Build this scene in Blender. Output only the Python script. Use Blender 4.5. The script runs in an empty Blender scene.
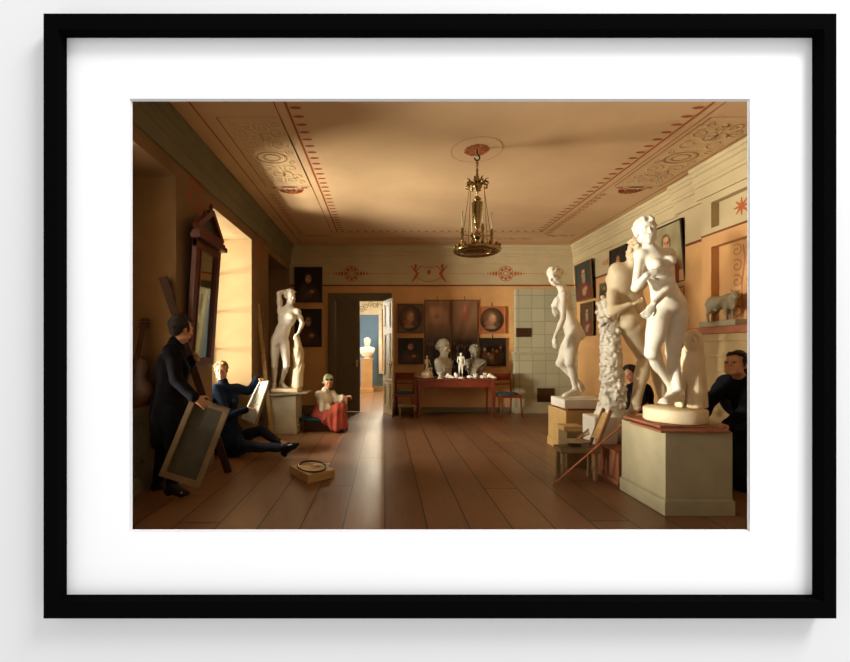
import bpy, math, random
import numpy as np
from mathutils import Vector, Matrix
C = bpy.context.scene.collection
sc = bpy.context.scene
PI = math.pi
# ------------------------------------------------------------------ camera
F, VX, VY, EYE = 400.0, 385.0, 350.0, 1.3
cam = bpy.data.cameras.new('camera'); co = bpy.data.objects.new('camera', cam); C.objects.link(co)
co.location = (0, 0, EYE); co.rotation_euler = (PI/2, 0, 0)
cam.sensor_width = 36; cam.lens = 36*F/850
cam.shift_x = (425-VX)/850; cam.shift_y = (VY-331)/850
cam.clip_start = 0.05
sc.camera = co
# ------------------------------------------------------------------ world, light, exposure
w = bpy.data.worlds.new('world'); sc.world = w; w.use_nodes = True
w.node_tree.nodes['Background'].inputs[0].default_value = (1.0, 1.0, 1.0, 1)
w.node_tree.nodes['Background'].inputs[1].default_value = 0.80
sc.view_settings.view_transform = 'Standard'; sc.view_settings.look = 'None'
sc.view_settings.exposure = 0.0; sc.view_settings.gamma = 1.0; sc.view_settings.use_curve_mapping = False
def area(name, loc, target, sx, sy, power, col):
    l = bpy.data.lights.new(name, 'AREA'); l.shape = 'RECTANGLE'; l.size = sx; l.size_y = sy
    l.energy = power; l.color = col
    o = bpy.data.objects.new(name, l); C.objects.link(o); o.location = loc
    o.rotation_euler = (Vector(target)-Vector(loc)).to_track_quat('-Z', 'Y').to_euler()
    return o
area('gallery_key_light', (2.9, -0.9, 5.4), (0.1, 1, 1.2), 1.6, 1.6, 250, (1, 1, 1))
area('far_sky_light', (-8.2, 2.5, 2.9), (-1.9, 5.5, 1.9), 2.0, 1.8, 380, (1, 0.94, 0.82))
area('high_sky_light', (-8.2, 4.7, 5.2), (-1.9, 5.3, 1.9), 2.0, 1.8, 1400, (1, 0.94, 0.82))
area('window_sky_light', (-4.0, 3.5, 2.3), (-1.7, 6.3, 1.4), 2.0, 2.2, 120, (1, 0.95, 0.84))
area('window_one_light', (-8.2, 2.15, 1.5), (2.3, 3.3, 1.8), 1.2, 1.1, 2100, (1, 0.96, 0.86))
area('window_two_light', (-8.2, 5.0, 1.5), (2.3, 5.1, 1.8), 1.8, 1.1, 1150, (1, 0.96, 0.86))
area('window_snow_light', (-5.6, 5.3, 0.1), (-0.8, 5.3, 2.9), 2.4, 1.1, 900, (1, 0.94, 0.80))
area('blue_room_window_light', (-2.4, 10.7, 2.0), (0.1, 9.6, 0.6), 1.6, 2.0, 210, (1, 0.92, 0.76))
area('door_streak_light', (0.15, 12.1, 2.7), (-0.25, 7.0, 0.0), .4, .4, 190, (1, 0.9, 0.68))  # added lamp in the blue room, throws the floor streak through the doorway
# ------------------------------------------------------------------ helpers
def P(px, py, Y): return np.array([(px-VX)/F*Y, Y, EYE-(py-VY)/F*Y])
def lin(c):
    r = []
    for v in c:
        v = v/255.0
        r.append(v/12.92 if v <= .04045 else ((v+.055)/1.055)**2.4)
    return (r[0], r[1], r[2], 1)
MATS = {}
def mat(name, col, rough=.6, var=.12, scale=6, metal=0, bump=0, spec=.4, stretch=None):
    if name in MATS: return MATS[name]
    m = bpy.data.materials.new(name); m.use_nodes = True; nt = m.node_tree; N = nt.nodes; L = nt.links
    b = N['Principled BSDF']; c = lin(col)
    tc = N.new('ShaderNodeTexCoord'); mp = N.new('ShaderNodeMapping'); L.new(tc.outputs['Object'], mp.inputs[0])
    if stretch: mp.inputs['Scale'].default_value = stretch
    n = N.new('ShaderNodeTexNoise'); n.inputs['Scale'].default_value = scale; n.inputs['Detail'].default_value = 6
    L.new(mp.outputs[0], n.inputs['Vector'])
    r = N.new('ShaderNodeValToRGB'); L.new(n.outputs['Fac'], r.inputs[0])
    r.color_ramp.elements[0].position = .3; r.color_ramp.elements[1].position = .7
    r.color_ramp.elements[0].color = tuple(v*(1-var) for v in c[:3])+(1,)
    r.color_ramp.elements[1].color = tuple(min(1, v*(1+var)) for v in c[:3])+(1,)
    L.new(r.outputs[0], b.inputs['Base Color'])
    b.inputs['Roughness'].default_value = rough; b.inputs['Metallic'].default_value = metal
    b.inputs['Specular IOR Level'].default_value = spec
    if bump:
        n2 = N.new('ShaderNodeTexNoise'); n2.inputs['Scale'].default_value = scale*6; n2.inputs['Detail'].default_value = 4
        L.new(mp.outputs[0], n2.inputs['Vector'])
        bp = N.new('ShaderNodeBump'); bp.inputs['Strength'].default_value = bump; bp.inputs['Distance'].default_value = .01
        L.new(n2.outputs['Fac'], bp.inputs['Height']); L.new(bp.outputs[0], b.inputs['Normal'])
    MATS[name] = m; return m
def tag(o, label=None, cat=None, group=None, kind=None):
    if label: o['label'] = label
    if cat: o['category'] = cat
    if group: o['group'] = group
    if kind: o['kind'] = kind
    return o
def thing(name, label, cat, loc, group=None):
    o = bpy.data.objects.new(name, None); C.objects.link(o); o.location = [float(v) for v in loc]
    o.empty_display_size = .1
    return tag(o, label, cat, group)
def wloc(o):
    v = Vector((0, 0, 0))
    while o is not None: v += o.location; o = o.parent
    return v
def mesh_obj(name, V, Fc, mats, parent=None, origin=None, smooth=False, midx=None, label=None):
    V = np.asarray(V, dtype=float)
    if parent is not None: org = np.array(wloc(parent))
    elif origin is not None: org = np.array(origin, float)
    else: org = np.zeros(3)
    me = bpy.data.meshes.new(name); me.from_pydata((V-org).tolist(), [], [list(map(int, f)) for f in Fc] if not isinstance(Fc, list) else Fc)
    if not isinstance(mats, (list, tuple)): mats = [mats]
    for m in mats: me.materials.append(m)
    if midx is not None: me.polygons.foreach_set('material_index', midx)
    if smooth is True: me.polygons.foreach_set('use_smooth', [True]*len(me.polygons))
    elif isinstance(smooth, list): me.polygons.foreach_set('use_smooth', smooth)
    me.update(); me.validate()
    o = bpy.data.objects.new(name, me); C.objects.link(o)
    if parent is not None: o.parent = parent
    else: o.location = [float(v) for v in org]
    if label: o['label'] = label
    return o
def nrm(v):
    v = np.asarray(v, float); n = np.linalg.norm(v); return v/n if n > 1e-9 else v
class MB:
    def __init__(s): s.V = []; s.F = []; s.M = []; s.S = []; s.m = 0
    def add(s, vs, fs, sm=False):
        n = len(s.V); s.V += [tuple(map(float, v)) for v in vs]
        for f in fs: s.F.append([n+i for i in f]); s.M.append(s.m); s.S.append(sm)
        return s
    def box(s, x0, x1, y0, y1, z0, z1):
        vs = [(x, y, z) for z in (z0, z1) for y in (y0, y1) for x in (x0, x1)]
        return s.add(vs, [(0, 2, 3, 1), (4, 5, 7, 6), (0, 1, 5, 4), (2, 6, 7, 3), (0, 4, 6, 2), (1, 3, 7, 5)])
    def obox(s, c, ax, h):   # centre, 3 axes, half sizes
        c = np.array(c, float); ax = [np.array(a, float) for a in ax]
        vs = [c+ax[0]*h[0]*i+ax[1]*h[1]*j+ax[2]*h[2]*k for k in (-1, 1) for j in (-1, 1) for i in (-1, 1)]
        return s.add(vs, [(0, 2, 3, 1), (4, 5, 7, 6), (0, 1, 5, 4), (2, 6, 7, 3), (0, 4, 6, 2), (1, 3, 7, 5)])
    def beam(s, a, b, w_, t, side=(0, 1, 0)):   # bar from a to b
        a = np.array(a, float); b = np.array(b, float); d = nrm(b-a)
        sd = np.array(side, float); sd = nrm(sd-d*sd.dot(d)); n = np.cross(d, sd)
        return s.obox((a+b)/2, (d, sd, n), (np.linalg.norm(b-a)/2, w_/2, t/2))
    def tube(s, pts, r, n=10, closed=False):
        pts = [np.array(p, float) for p in pts]; k = len(pts)
        rs = r if isinstance(r, (list, tuple)) else [r]*k
        vs = []; up = None
        for i, p in enumerate(pts):
            if closed: d = nrm(pts[(i+1) % k]-pts[i-1])
            else: d = nrm(pts[min(i+1, k-1)]-pts[max(i-1, 0)])
            if up is None:
                up = np.array([0, 0, 1.]) if abs(d[2]) < .9 else np.array([1., 0, 0])
            up = nrm(up-d*up.dot(d)); sd = np.cross(d, up)
            for j in range(n):
                a = 2*PI*j/n; vs.append(p+(up*math.cos(a)+sd*math.sin(a))*rs[i])
        fs = []
        for i in range(k if closed else k-1):
            for j in range(n):
                i2 = (i+1) % k
                fs.append((i*n+j, i*n+(j+1) % n, i2*n+(j+1) % n, i2*n+j))
        s.add(vs, fs, True)
        if not closed:
            m = len(s.V)-len(vs)
            s.F.append([m+j for j in range(n)][::-1]); s.F.append([m+(k-1)*n+j for j in range(n)])
            s.M += [s.m]*2; s.S += [False]*2
        return s
    def lathe(s, prof, c, n=24, sm=True, sx=1, sy=1):   # prof (r, z)
        vs = []
        for r, z in prof:
            for j in range(n):
                a = 2*PI*j/n; vs.append((c[0]+r*math.cos(a)*sx, c[1]+r*math.sin(a)*sy, c[2]+z))
        k = len(prof); fs = [(i*n+j, i*n+(j+1) % n, (i+1)*n+(j+1) % n, (i+1)*n+j) for i in range(k-1) for j in range(n)]
        s.add(vs, fs, sm); m = len(s.V)-len(vs)
        s.F.append([m+j for j in range(n)][::-1]); s.F.append([m+(k-1)*n+j for j in range(n)])
        s.M += [s.m]*2; s.S += [False]*2
        return s
    def poly(s, pts, off=None):     # flat polygon, or prism if off
        k = len(pts)
        if off is None: return s.add(pts, [tuple(range(k))])
        off = np.array(off, float); top = [np.array(p, float)+off for p in pts]
        return s.add(list(pts)+top, [tuple(range(k))[::-1], tuple(range(k, 2*k))]+[(i, (i+1) % k, k+(i+1) % k, k+i) for i in range(k)])
    def ribbon(s, o, u, v, pts, w_, closed=False):   # flat ribbon on a plane through o with axes u, v
        o = np.array(o, float); u = np.array(u, float); v = np.array(v, float)
        k = len(pts); a = []; ws = w_ if isinstance(w_, (list, tuple)) else [w_]*k
        for i in range(k):
            p = np.array(pts[i]); q = np.array(pts[(i+1) % k] if closed else pts[min(i+1, k-1)]); r = np.array(pts[i-1] if (closed or i) else pts[0])
            d = nrm(q-r); n = np.array([-d[1], d[0]])*ws[i]/2
            for e in (p+n, p-n): a.append(o+u*e[0]+v*e[1])
        fs = [(2*i, 2*i+1, (2*i+3) % (2*k), (2*i+2) % (2*k)) for i in range(k if closed else k-1)]
        return s.add(a, fs)
    def disc(s, o, u, v, cx, cy, rx, ry, n=20):
        o = np.array(o, float); u = np.array(u, float); v = np.array(v, float)
        return s.add([o+u*(cx+rx*math.cos(2*PI*i/n))+v*(cy+ry*math.sin(2*PI*i/n)) for i in range(n)], [tuple(range(n))])
    def build(s, name, mats, parent=None, origin=None, bevel=0, label=None):
        if parent is None and origin is None:
            A = np.array(s.V); lo = A.min(0); hi = A.max(0); origin = ((lo[0]+hi[0])/2, (lo[1]+hi[1])/2, lo[2])
        o = mesh_obj(name, s.V, s.F, mats, parent, origin, s.S, s.M, label)
        if bevel:
            b = o.modifiers.new('bevel', 'BEVEL'); b.width = bevel; b.segments = 2; b.limit_method = 'ANGLE'
        return o
def struct(o): o['kind'] = 'structure'; return o
def spiral(cx, cy, r0, r1, a0, turns, n=18):
    return [(cx+(r0+(r1-r0)*i/n)*math.cos(a0+turns*2*PI*i/n), cy+(r0+(r1-r0)*i/n)*math.sin(a0+turns*2*PI*i/n)) for i in range(n+1)]
# ------------------------------------------------------------------ sculpting: blended solids meshed by surface nets
class S:
    def __init__(s): s.p = []
    def cap(s, a, b, ra, rb=None, k=.02, sub=False, disp=None):
        s.p.append(('c', np.array(a, float), np.array(b, float), ra, ra if rb is None else rb, k, sub, disp)); return s
    def ell(s, c, r, ax=None, k=.02, sub=False, disp=None):
        if not isinstance(r, (list, tuple, np.ndarray)): r = (r, r, r)
        s.p.append(('e', np.array(c, float), np.array(r, float), np.eye(3) if ax is None else np.array(ax, float), 0, k, sub, disp)); return s
    def mesh(s, vox, name, m, parent=None, origin=None, clipz=None, smooth=1, label=None):
        lo = np.full(3, 1e9); hi = -lo
        bb = []
        for q in s.p:
            if q[0] == 'c':
                r = max(q[3], q[4]); l = np.minimum(q[1], q[2])-r; h = np.maximum(q[1], q[2])+r
            else: r = q[2].max(); l = q[1]-r; h = q[1]+r
            if not q[6]: lo = np.minimum(lo, l); hi = np.maximum(hi, h)
            bb.append((l, h))
        lo = lo-vox*3-.01; n = np.ceil((hi+.01-lo)/vox).astype(int)+4
        D = np.full(n, .15, dtype=np.float32)
        for q, (l, h) in zip(s.p, bb):
            mg = q[5]*1.2+.03
            i0 = np.clip(((l-mg-lo)/vox).astype(int), 0, n-1); i1 = np.clip(((h+mg-lo)/vox).astype(int)+2, 1, n)
            if (i1 <= i0).any(): continue
            X = (np.arange(i0[0], i1[0])*vox+lo[0])[:, None, None]; Yy = (np.arange(i0[1], i1[1])*vox+lo[1])[None, :, None]; Z = (np.arange(i0[2], i1[2])*vox+lo[2])[None, None, :]
            if q[0] == 'c':
                a, b = q[1], q[2]; ab = b-a; L2 = ab.dot(ab)+1e-12
                x, y, z = X-a[0], Yy-a[1], Z-a[2]
                t = np.clip((x*ab[0]+y*ab[1]+z*ab[2])/L2, 0, 1)
                d = np.sqrt((x-t*ab[0])**2+(y-t*ab[1])**2+(z-t*ab[2])**2)-(q[3]+(q[4]-q[3])*t)
            else:
                c, r, ax = q[1], q[2], q[3]; x, y, z = X-c[0], Yy-c[1], Z-c[2]
                g = [(x*ax[i][0]+y*ax[i][1]+z*ax[i][2])/r[i] for i in range(3)]
                k0 = np.sqrt(g[0]**2+g[1]**2+g[2]**2); k1 = np.sqrt((g[0]/r[0])**2+(g[1]/r[1])**2+(g[2]/r[2])**2)+1e-9
                d = k0*(k0-1)/k1
            if q[7] is not None: d = d+q[7](X, Yy, Z)
            sl = tuple(slice(i0[j], i1[j]) for j in range(3)); e = D[sl]; k = max(q[5], 1e-4)
            if q[6]:
                hh = np.maximum(k-np.abs(-d-e), 0)/k; D[sl] = np.maximum(e, -d)+hh*hh*k*.25
            else:
                hh = np.maximum(k-np.abs(d-e), 0)/k; D[sl] = np.minimum(e, d)-hh*hh*k*.25
        if clipz is not None:
            Z = (np.arange(n[2])*vox+lo[2])[None, None, :]; D = np.maximum(D, clipz-Z)
        V, Q = nets(D, vox, lo, smooth)
        return mesh_obj(name, V, Q.tolist(), m, parent, origin, True, None, label)
def nets(D, vox, lo, smooth):
    D = D.astype(np.float32); ins = D < 0; nx, ny, nz = D.shape
    off = [(i, j, k) for i in (0, 1) for j in (0, 1) for k in (0, 1)]
    sub = lambda A, o: A[o[0]:nx-1+o[0], o[1]:ny-1+o[1], o[2]:nz-1+o[2]]
    cnt = sum(sub(ins, o).astype(np.int8) for o in off)
    act = (cnt > 0) & (cnt < 8); idx = np.argwhere(act)
    cd = np.stack([D[idx[:, 0]+o[0], idx[:, 1]+o[1], idx[:, 2]+o[2]] for o in off], 1)
    O = np.array(off, float); acc = np.zeros((len(idx), 3)); num = np.zeros(len(idx))
    for i in range(8):
        for j in range(i+1, 8):
            if abs(O[i]-O[j]).sum() != 1: continue
            a, b = cd[:, i], cd[:, j]; m = (a < 0) != (b < 0)
            t = np.where(m, a/np.where(m, a-b, 1), 0)
            acc += (O[i][None]+(O[j]-O[i])[None]*t[:, None])*m[:, None]; num += m
    V = (idx+acc/num[:, None])*vox+lo
    ID = np.full(act.shape, -1, np.int64); ID[tuple(idx.T)] = np.arange(len(idx))
    Q = []
    for ax in range(3):
        s0 = [slice(1, -1)]*3; s0[ax] = slice(0, -1)
        s1 = list(s0); s1[ax] = slice(1, None)
        a = ins[tuple(s0)]; b = ins[tuple(s1)]
        e = np.argwhere(a != b)
        if not len(e): continue
        fl = a[tuple(e.T)]; e = e+1; e[:, ax] -= 1
        u, v = (ax+1) % 3, (ax+2) % 3
        def g(du, dv):
            c = e.copy(); c[:, u] -= du; c[:, v] -= dv; return ID[tuple(c.T)]
        q = np.stack([g(0, 0), g(1, 0), g(1, 1), g(0, 1)], 1)
        q[~fl] = q[~fl][:, ::-1]
        Q.append(q)
    Q = np.concatenate(Q); Q = Q[(Q >= 0).all(1)]
    for _ in range(smooth):
        sm = np.zeros_like(V); c = np.zeros(len(V))
        for a, b in ((0, 1), (1, 2), (2, 3), (3, 0)):
            np.add.at(sm, Q[:, a], V[Q[:, b]]); np.add.at(sm, Q[:, b], V[Q[:, a]])
            np.add.at(c, Q[:, a], 1); np.add.at(c, Q[:, b], 1)
        V = V*.5+.5*sm/np.maximum(c, 1)[:, None]
    return V, Q
# ------------------------------------------------------------------ anatomy
def axes(f, u):
    f = nrm(f); u = np.array(u, float); u = nrm(u-f*u.dot(f)); r = np.cross(f, u); return r, f, u
def head(b, c, fd, up, s, hair=None, seed=1, bun=False, k=.018):
    r, f, u = axes(fd, up); A = (r, f, u); L = lambda x, y, z: np.array(c)+(r*x+f*y+u*z)*s
    E = lambda p, q, kk=k, sub=False: b.ell(L(*p), tuple(v*s for v in q), A, kk*s, sub)
    E((0, -.012, .028), (.073, .092, .084)); E((0, .028, -.035), (.055, .060, .078)); E((0, .060, -.096), (.024, .020, .020))
    for x in (-1, 1):
        E((x*.038, .056, -.026), (.026, .026, .026)); E((x*.05, .02, -.07), (.022, .035, .03))
        E((x*.032, .104, .002), (.019, .022, .014), .014, True); E((x*.031, .074, .001), (.015, .015, .012), .004)
        E((x*.074, -.002, -.012), (.010, .021, .032), .006)
    b.cap(L(-.036, .079, .024), L(.036, .079, .024), .011*s, k=.012*s)
    b.cap(L(0, .084, .016), L(0, .108, -.028), .008*s, .013*s, k=.008*s)
    b.cap(L(-.018, .087, -.053), L(.018, .087, -.053), .0075*s, k=.005*s); b.cap(L(-.015, .086, -.068), L(.015, .086, -.068), .0085*s, k=.005*s)
    if hair == 'curls':
        rd = random.Random(seed)
        for i in range(95):
            z = rd.uniform(-.45, 1); a = rd.uniform(0, 2*PI); q = math.sqrt(max(0, 1-z*z)); x, y = q*math.cos(a), q*math.sin(a)
            if y > .25 and z < .62-.2*abs(x): continue
            if z < -.1 and y > -.1: continue
            rr = rd.uniform(.015, .026)
            E((x*.081, -.014+y*.100, .034+z*.092), (rr, rr*.9, rr*.75), .003)
        if bun: E((0, -.115, .02), (.034, .032, .032), .012); b.cap(L(-.03, .02, .118), L(.03, .02, .118), .017*s, k=.01*s)
def hand(b, w_, d, n, s, curl=.5, spread=.2, flip=1):
    """wrist point, direction, palm normal; curl closes the fingers towards the palm normal"""
    d = nrm(d); n = np.array(n, float); n = nrm(n-d*n.dot(d)); sd = np.cross(d, n)*flip
    w_ = np.array(w_); pc = w_+d*.05*s
    b.ell(pc, (.046*s, .036*s, .016*s), (d, sd, n), .012*s)
    for i, (o, ln) in enumerate(((-.030, .062), (-.010, .078), (.010, .084), (.029, .074))):
        p = w_+d*.082*s+sd*o*s; dd = nrm(d+sd*(o*spread*20)); r = .0092*s
        for sg, (fr, cu) in enumerate(((.45, curl*.6), (.32, curl*1.5), (.25, curl*2.2))):
            q = p+(dd*math.cos(cu)+n*math.sin(cu))*ln*fr*s
            b.cap(p, q, r, r*.9, k=.003*s); p = q; r *= .92
    p = w_+d*.03*s+sd*.03*s; q = p+nrm(d*.7+sd*.7+n*.3)*.038*s; e = q+nrm(d+sd*.25+n*(.2+curl*.5))*.032*s
    b.cap(p, q, .013*s, .011*s, k=.008*s); b.cap(q, e, .0105*s, .009*s, k=.003*s)
def foot(b, a, toe, s, toes=True):
    a = np.array(a); t = np.array(toe); d = t-a; fl = nrm(np.array([d[0], d[1], d[2]*.0])); up = np.array([0, 0, 1.])
    d = nrm(d); sd = np.cross(fl, up)
    heel = a-fl*.035*s-up*.05*s; ball = t-nrm(t-heel)*.055*s
    b.cap(a, heel, .034*s, .028*s, k=.02*s); b.cap(heel, ball, .028*s, .026*s, k=.02*s)
    b.cap(a+fl*.01, ball+up*.006, .034*s, .022*s, k=.03*s); b.ell(ball, (.04*s, .042*s, .02*s), (fl, sd, up), .02*s)
    if toes:
        for i, o in enumerate((-.032, -.015, 0, .014, .027)):
            b.cap(ball+sd*o*s+fl*.02*s-up*.006*s, ball+sd*o*1.1*s+fl*(.058-.005*abs(i-1))*s-up*.008*s, .011*s, .0095*s, k=.004*s)
def body(b, J, s=1, female=False, nude=True, k=.03, hairy='curls', seed=1, bun=False):
    g = lambda n: np.array(J[n], float)
    upc = nrm(g('nk')-g('wa')); lat = g('sr')-g('sl'); lat = nrm(lat-upc*lat.dot(upc)); fw = np.cross(upc, lat); A = (lat, fw, upc)
    if 'bf' in J and fw.dot(np.array(J['bf'])) < 0: fw = -fw; A = (lat, fw, upc)
    upp = nrm(g('wa')-g('pe')); lap = g('hr')-g('hl'); lap = nrm(lap-upp*lap.dot(upp)); fp = np.cross(upp, lap); B = (lap, fp, upp)
    if fp.dot(fw) < 0: fp = -fp; B = (lap, fp, upp)
    ch, wa, pe = g('ch'), g('wa'), g('pe'); K = k*s
    q = (.128, .098, .150) if female else (.150, .108, .165)
    b.ell(ch, np.array(q)*s, A, K)
    b.cap(g('sl'), g('sr'), .046*s, k=.05*s)
    b.ell(wa, np.array((.108, .082, .13) if female else (.122, .088, .13))*s, A, .05*s)
    b.ell((wa+pe)/2, np.array((.120, .088, .10))*s, B, .05*s)
    b.ell(pe, np.array((.158, .110, .105) if female else (.142, .1, .105))*s, B, .05*s)
    b.cap(g('nk')-upc*.03*s, g('hd')-nrm(g('hu'))*.07*s, (.05 if female else .057)*s, (.042 if female else .05)*s, k=.03*s)
    b.cap(g('nk')-upc*.01*s, g('sl')*.75+g('nk')*.25, .042*s, .035*s, k=.04*s); b.cap(g('nk')-upc*.01*s, g('sr')*.75+g('nk')*.25, .042*s, .035*s, k=.04*s)
    for x in (-1, 1):
        if nude:
            b.ell(pe+lap*x*.066*s-fp*(.040 if female else .056)*s-upp*.055*s, (.078*s, .075*s, .085*s), B, .022*s)
            if female: b.ell(ch+lat*x*.062*s+fw*.088*s+upc*.01*s, .05*s, None, .018*s)
            else:
                b.ell(ch+lat*x*.064*s+fw*.082*s+upc*.035*s, (.066*s, .032*s, .048*s), A, .018*s)
                b.ell(ch+lat*x*.085*s-fw*.06*s+upc*.04*s, (.06*s, .04*s, .09*s), A, .04*s)
                b.ell(wa+lat*x*.04*s+fw*.07*s, (.032*s, .024*s, .11*s), A, .015*s)
    if nude:
        b.cap(ch-fw*.125*s+upc*.1*s, wa-fw*.105*s-upc*.08*s, .012*s, k=.03*s, sub=True)
        b.ell(wa+fw*.10*s-upc*.07*s, .012*s, None, .012*s, True)
        b.ell(wa-upc*.085*s+fw*.035*s, (.07*s, .06*s, .06*s), B, .03*s)
        if not female: b.ell(pe+fp*.108*s-upp*.085*s, (.022*s, .026*s, .034*s), B, .012*s)
    head(b, g('hd'), J['fd'], J['hu'], s, hairy, seed, bun)
    for sd in 'lr':
        a, e, w_ = g('s'+sd), g('e'+sd), g('w'+sd)
        b.ell(a, .056*s if not female else .048*s, None, K)
        ra = .045 if not female else .040
        b.cap(a, e, ra*s, ra*.82*s, k=K*.6); b.cap(e, w_, ra*.84*s, .025*s, k=.012*s)
        b.ell(e*.72+w_*.28, (.055*s, .037*s, .037*s), axes(nrm(w_-e), (.1, .2, 1))[1:2]+axes(nrm(w_-e), (.1, .2, 1))[0:1]+axes(nrm(w_-e), (.1, .2, 1))[2:3], .02*s)
        if not female: b.ell((a+e)/2, (.07*s, .047*s, .047*s), axes(nrm(e-a), (.1, .2, 1))[1:2]+axes(nrm(e-a), (.1, .2, 1))[0:1]+axes(nrm(e-a), (.1, .2, 1))[2:3], .02*s)
        hs = J.get('h_'+sd, {})
        hand(b, w_, hs.get('d', w_-e), hs.get('n', fw), s, hs.get('curl', .4), hs.get('spread', .2), hs.get('flip', 1))
        h, kn, an = g('h'+sd), g('k'+sd), g('a'+sd)
        tr = .088 if female else .082
        b.cap(h, kn, tr*s, .055*s, k=K)
        m = h*.6+kn*.4; T = axes(nrm(kn-h), fp); b.ell(m+T[2]*.012*s, (.068*s, .15*s, .07*s), (T[0], T[1], T[2]), .03*s)
        b.ell(kn+nrm(fp)*.008*s, .052*s, None, .015*s)
        b.cap(kn, an, .047*s, .031*s, k=.015*s)
        T = axes(nrm(an-kn), fp); b.ell(kn*.68+an*.32-T[2]*.016*s, (.046*s, .11*s, .048*s), (T[0], T[1], T[2]), .02*s)
        foot(b, an, g('t'+sd), s, nude)
# ------------------------------------------------------------------ materials
marble = mat('plaster_white', (232, 224, 202), .5, .07, 5, bump=.05)
marble_warm = mat('plaster_warm', (228, 208, 168), .5, .1, 5, bump=.06)
plaster_grey = mat('plaster_grey', (176, 166, 142), .6, .1, 8, bump=.06)
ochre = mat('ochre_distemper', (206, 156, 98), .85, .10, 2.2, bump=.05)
ochre_shade = mat('ochre_shaded', (132, 102, 64), .85, .12, 2.2, bump=.05)  # left wall's ochre darkened, its shade put into the colour
cream = mat('cream_distemper', (188, 168, 126), .85, .08, 2.5)
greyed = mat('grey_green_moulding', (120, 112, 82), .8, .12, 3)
reveal_m = mat('yellow_window_reveal', (140, 113, 72), .85, .03, 2)
pale_m = mat('pale_stone_paint', (168, 140, 94), .8, .1, 3)
ceil_m = mat('ceiling_distemper', (214, 178, 132), .9, .06, 1.6)
red_orn = mat('red_ornament', (172, 92, 48), .9, .1, 8)
red_orn2 = mat('faded_red_ornament', (178, 116, 66), .9, .1, 8)
lite_orn = mat('pale_ornament', (226, 196, 142), .9, .1, 8)
dark_orn = mat('shade_ornament', (156, 114, 70), .9, .1, 8)
red_line = mat('red_brown_line', (118, 58, 30), .8, .1, 8)
door_m = mat('olive_door_paint', (98, 84, 56), .6, .1, 5, stretch=(6, 6, 1))
door_l = mat('pale_lit_paint', (196, 172, 118), .5, .1, 5)  # pale paint of window bars; on the open leaf it stands for light
shutter_m = mat('dark_shutter', (76, 46, 28), .6, .1, 5)
blue_m = mat('blue_wall_paint', (108, 140, 172), .85, .06, 3)
mahog = mat('mahogany', (122, 50, 26), .35, .25, 5, spec=.5, stretch=(2, 8, 8))
darkwood = mat('dark_wood', (66, 36, 22), .4, .25, 5, stretch=(2, 8, 8))
pine = mat('pine_wood', (190, 150, 88), .6, .15, 5, stretch=(1, 1, 6))
oldpine = mat('grey_pine', (150, 134, 98), .7, .18, 6, bump=.1)
olivewood = mat('olive_grey_wood', (124, 98, 60), .7, .18, 5)
brickred = mat('brick_red_wood', (146, 88, 56), .7, .25, 6)
brass = mat('aged_brass', (160, 134, 84), .25, .2, 20, metal=1)
black_m = mat('black_frame_paint', (9, 9, 9), 1, .02, 3, spec=0)
bluecloth = mat('blue_cushion', (40, 78, 92), .8, .15, 20)
black_cloth = mat('black_wool', (20, 20, 24), .95, .25, 14, bump=.3, spec=.1)
navy_cloth = mat('navy_wool', (24, 36, 52), .95, .25, 14, bump=.3, spec=.1)
trouser = mat('dark_grey_trousers', (22, 25, 32), .95, .2, 14, bump=.3, spec=.1)
skin = mat('skin', (204, 148, 108), .5, .06, 10)
hair_d = mat('dark_brown_hair', (34, 20, 14), .6, .3, 40, bump=.4)
hair_b = mat('fair_hair', (150, 116, 72), .6, .25, 40, bump=.4)
leather = mat('black_leather', (14, 12, 12), .3, .2, 10)
eye_m = mat('dark_iris', (30, 20, 14), .3, .1, 10)

def grid_wall(name, col, cell, off=(0, 0, 0), rough=.45, line=(138, 130, 102)):
    m = bpy.data.materials.new(name); m.use_nodes = True; N = m.node_tree.nodes; L = m.node_tree.links; b = N['Principled BSDF']
    tc = N.new('ShaderNodeTexCoord'); mp = N.new('ShaderNodeMapping'); L.new(tc.outputs['Object'], mp.inputs[0])
    mp.inputs['Rotation'].default_value = (PI/2, 0, 0); mp.inputs['Location'].default_value = off
    br = N.new('ShaderNodeTexBrick'); L.new(mp.outputs[0], br.inputs[0]); br.offset = 0; br.inputs['Scale'].default_value = 1
    br.inputs['Brick Width'].default_value = cell; br.inputs['Row Height'].default_value = cell; br.inputs['Mortar Size'].default_value = .006
    c = lin(col); br.inputs['Color1'].default_value = c; br.inputs['Color2'].default_value = tuple(v*.86 for v in c[:3])+(1,); br.inputs['Mortar'].default_value = lin(line)
    L.new(br.outputs[0], b.inputs['Base Color']); b.inputs['Roughness'].default_value = rough
    return m
tile_m = grid_wall('white_stove_tile', (176, 172, 138), .27)
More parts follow.
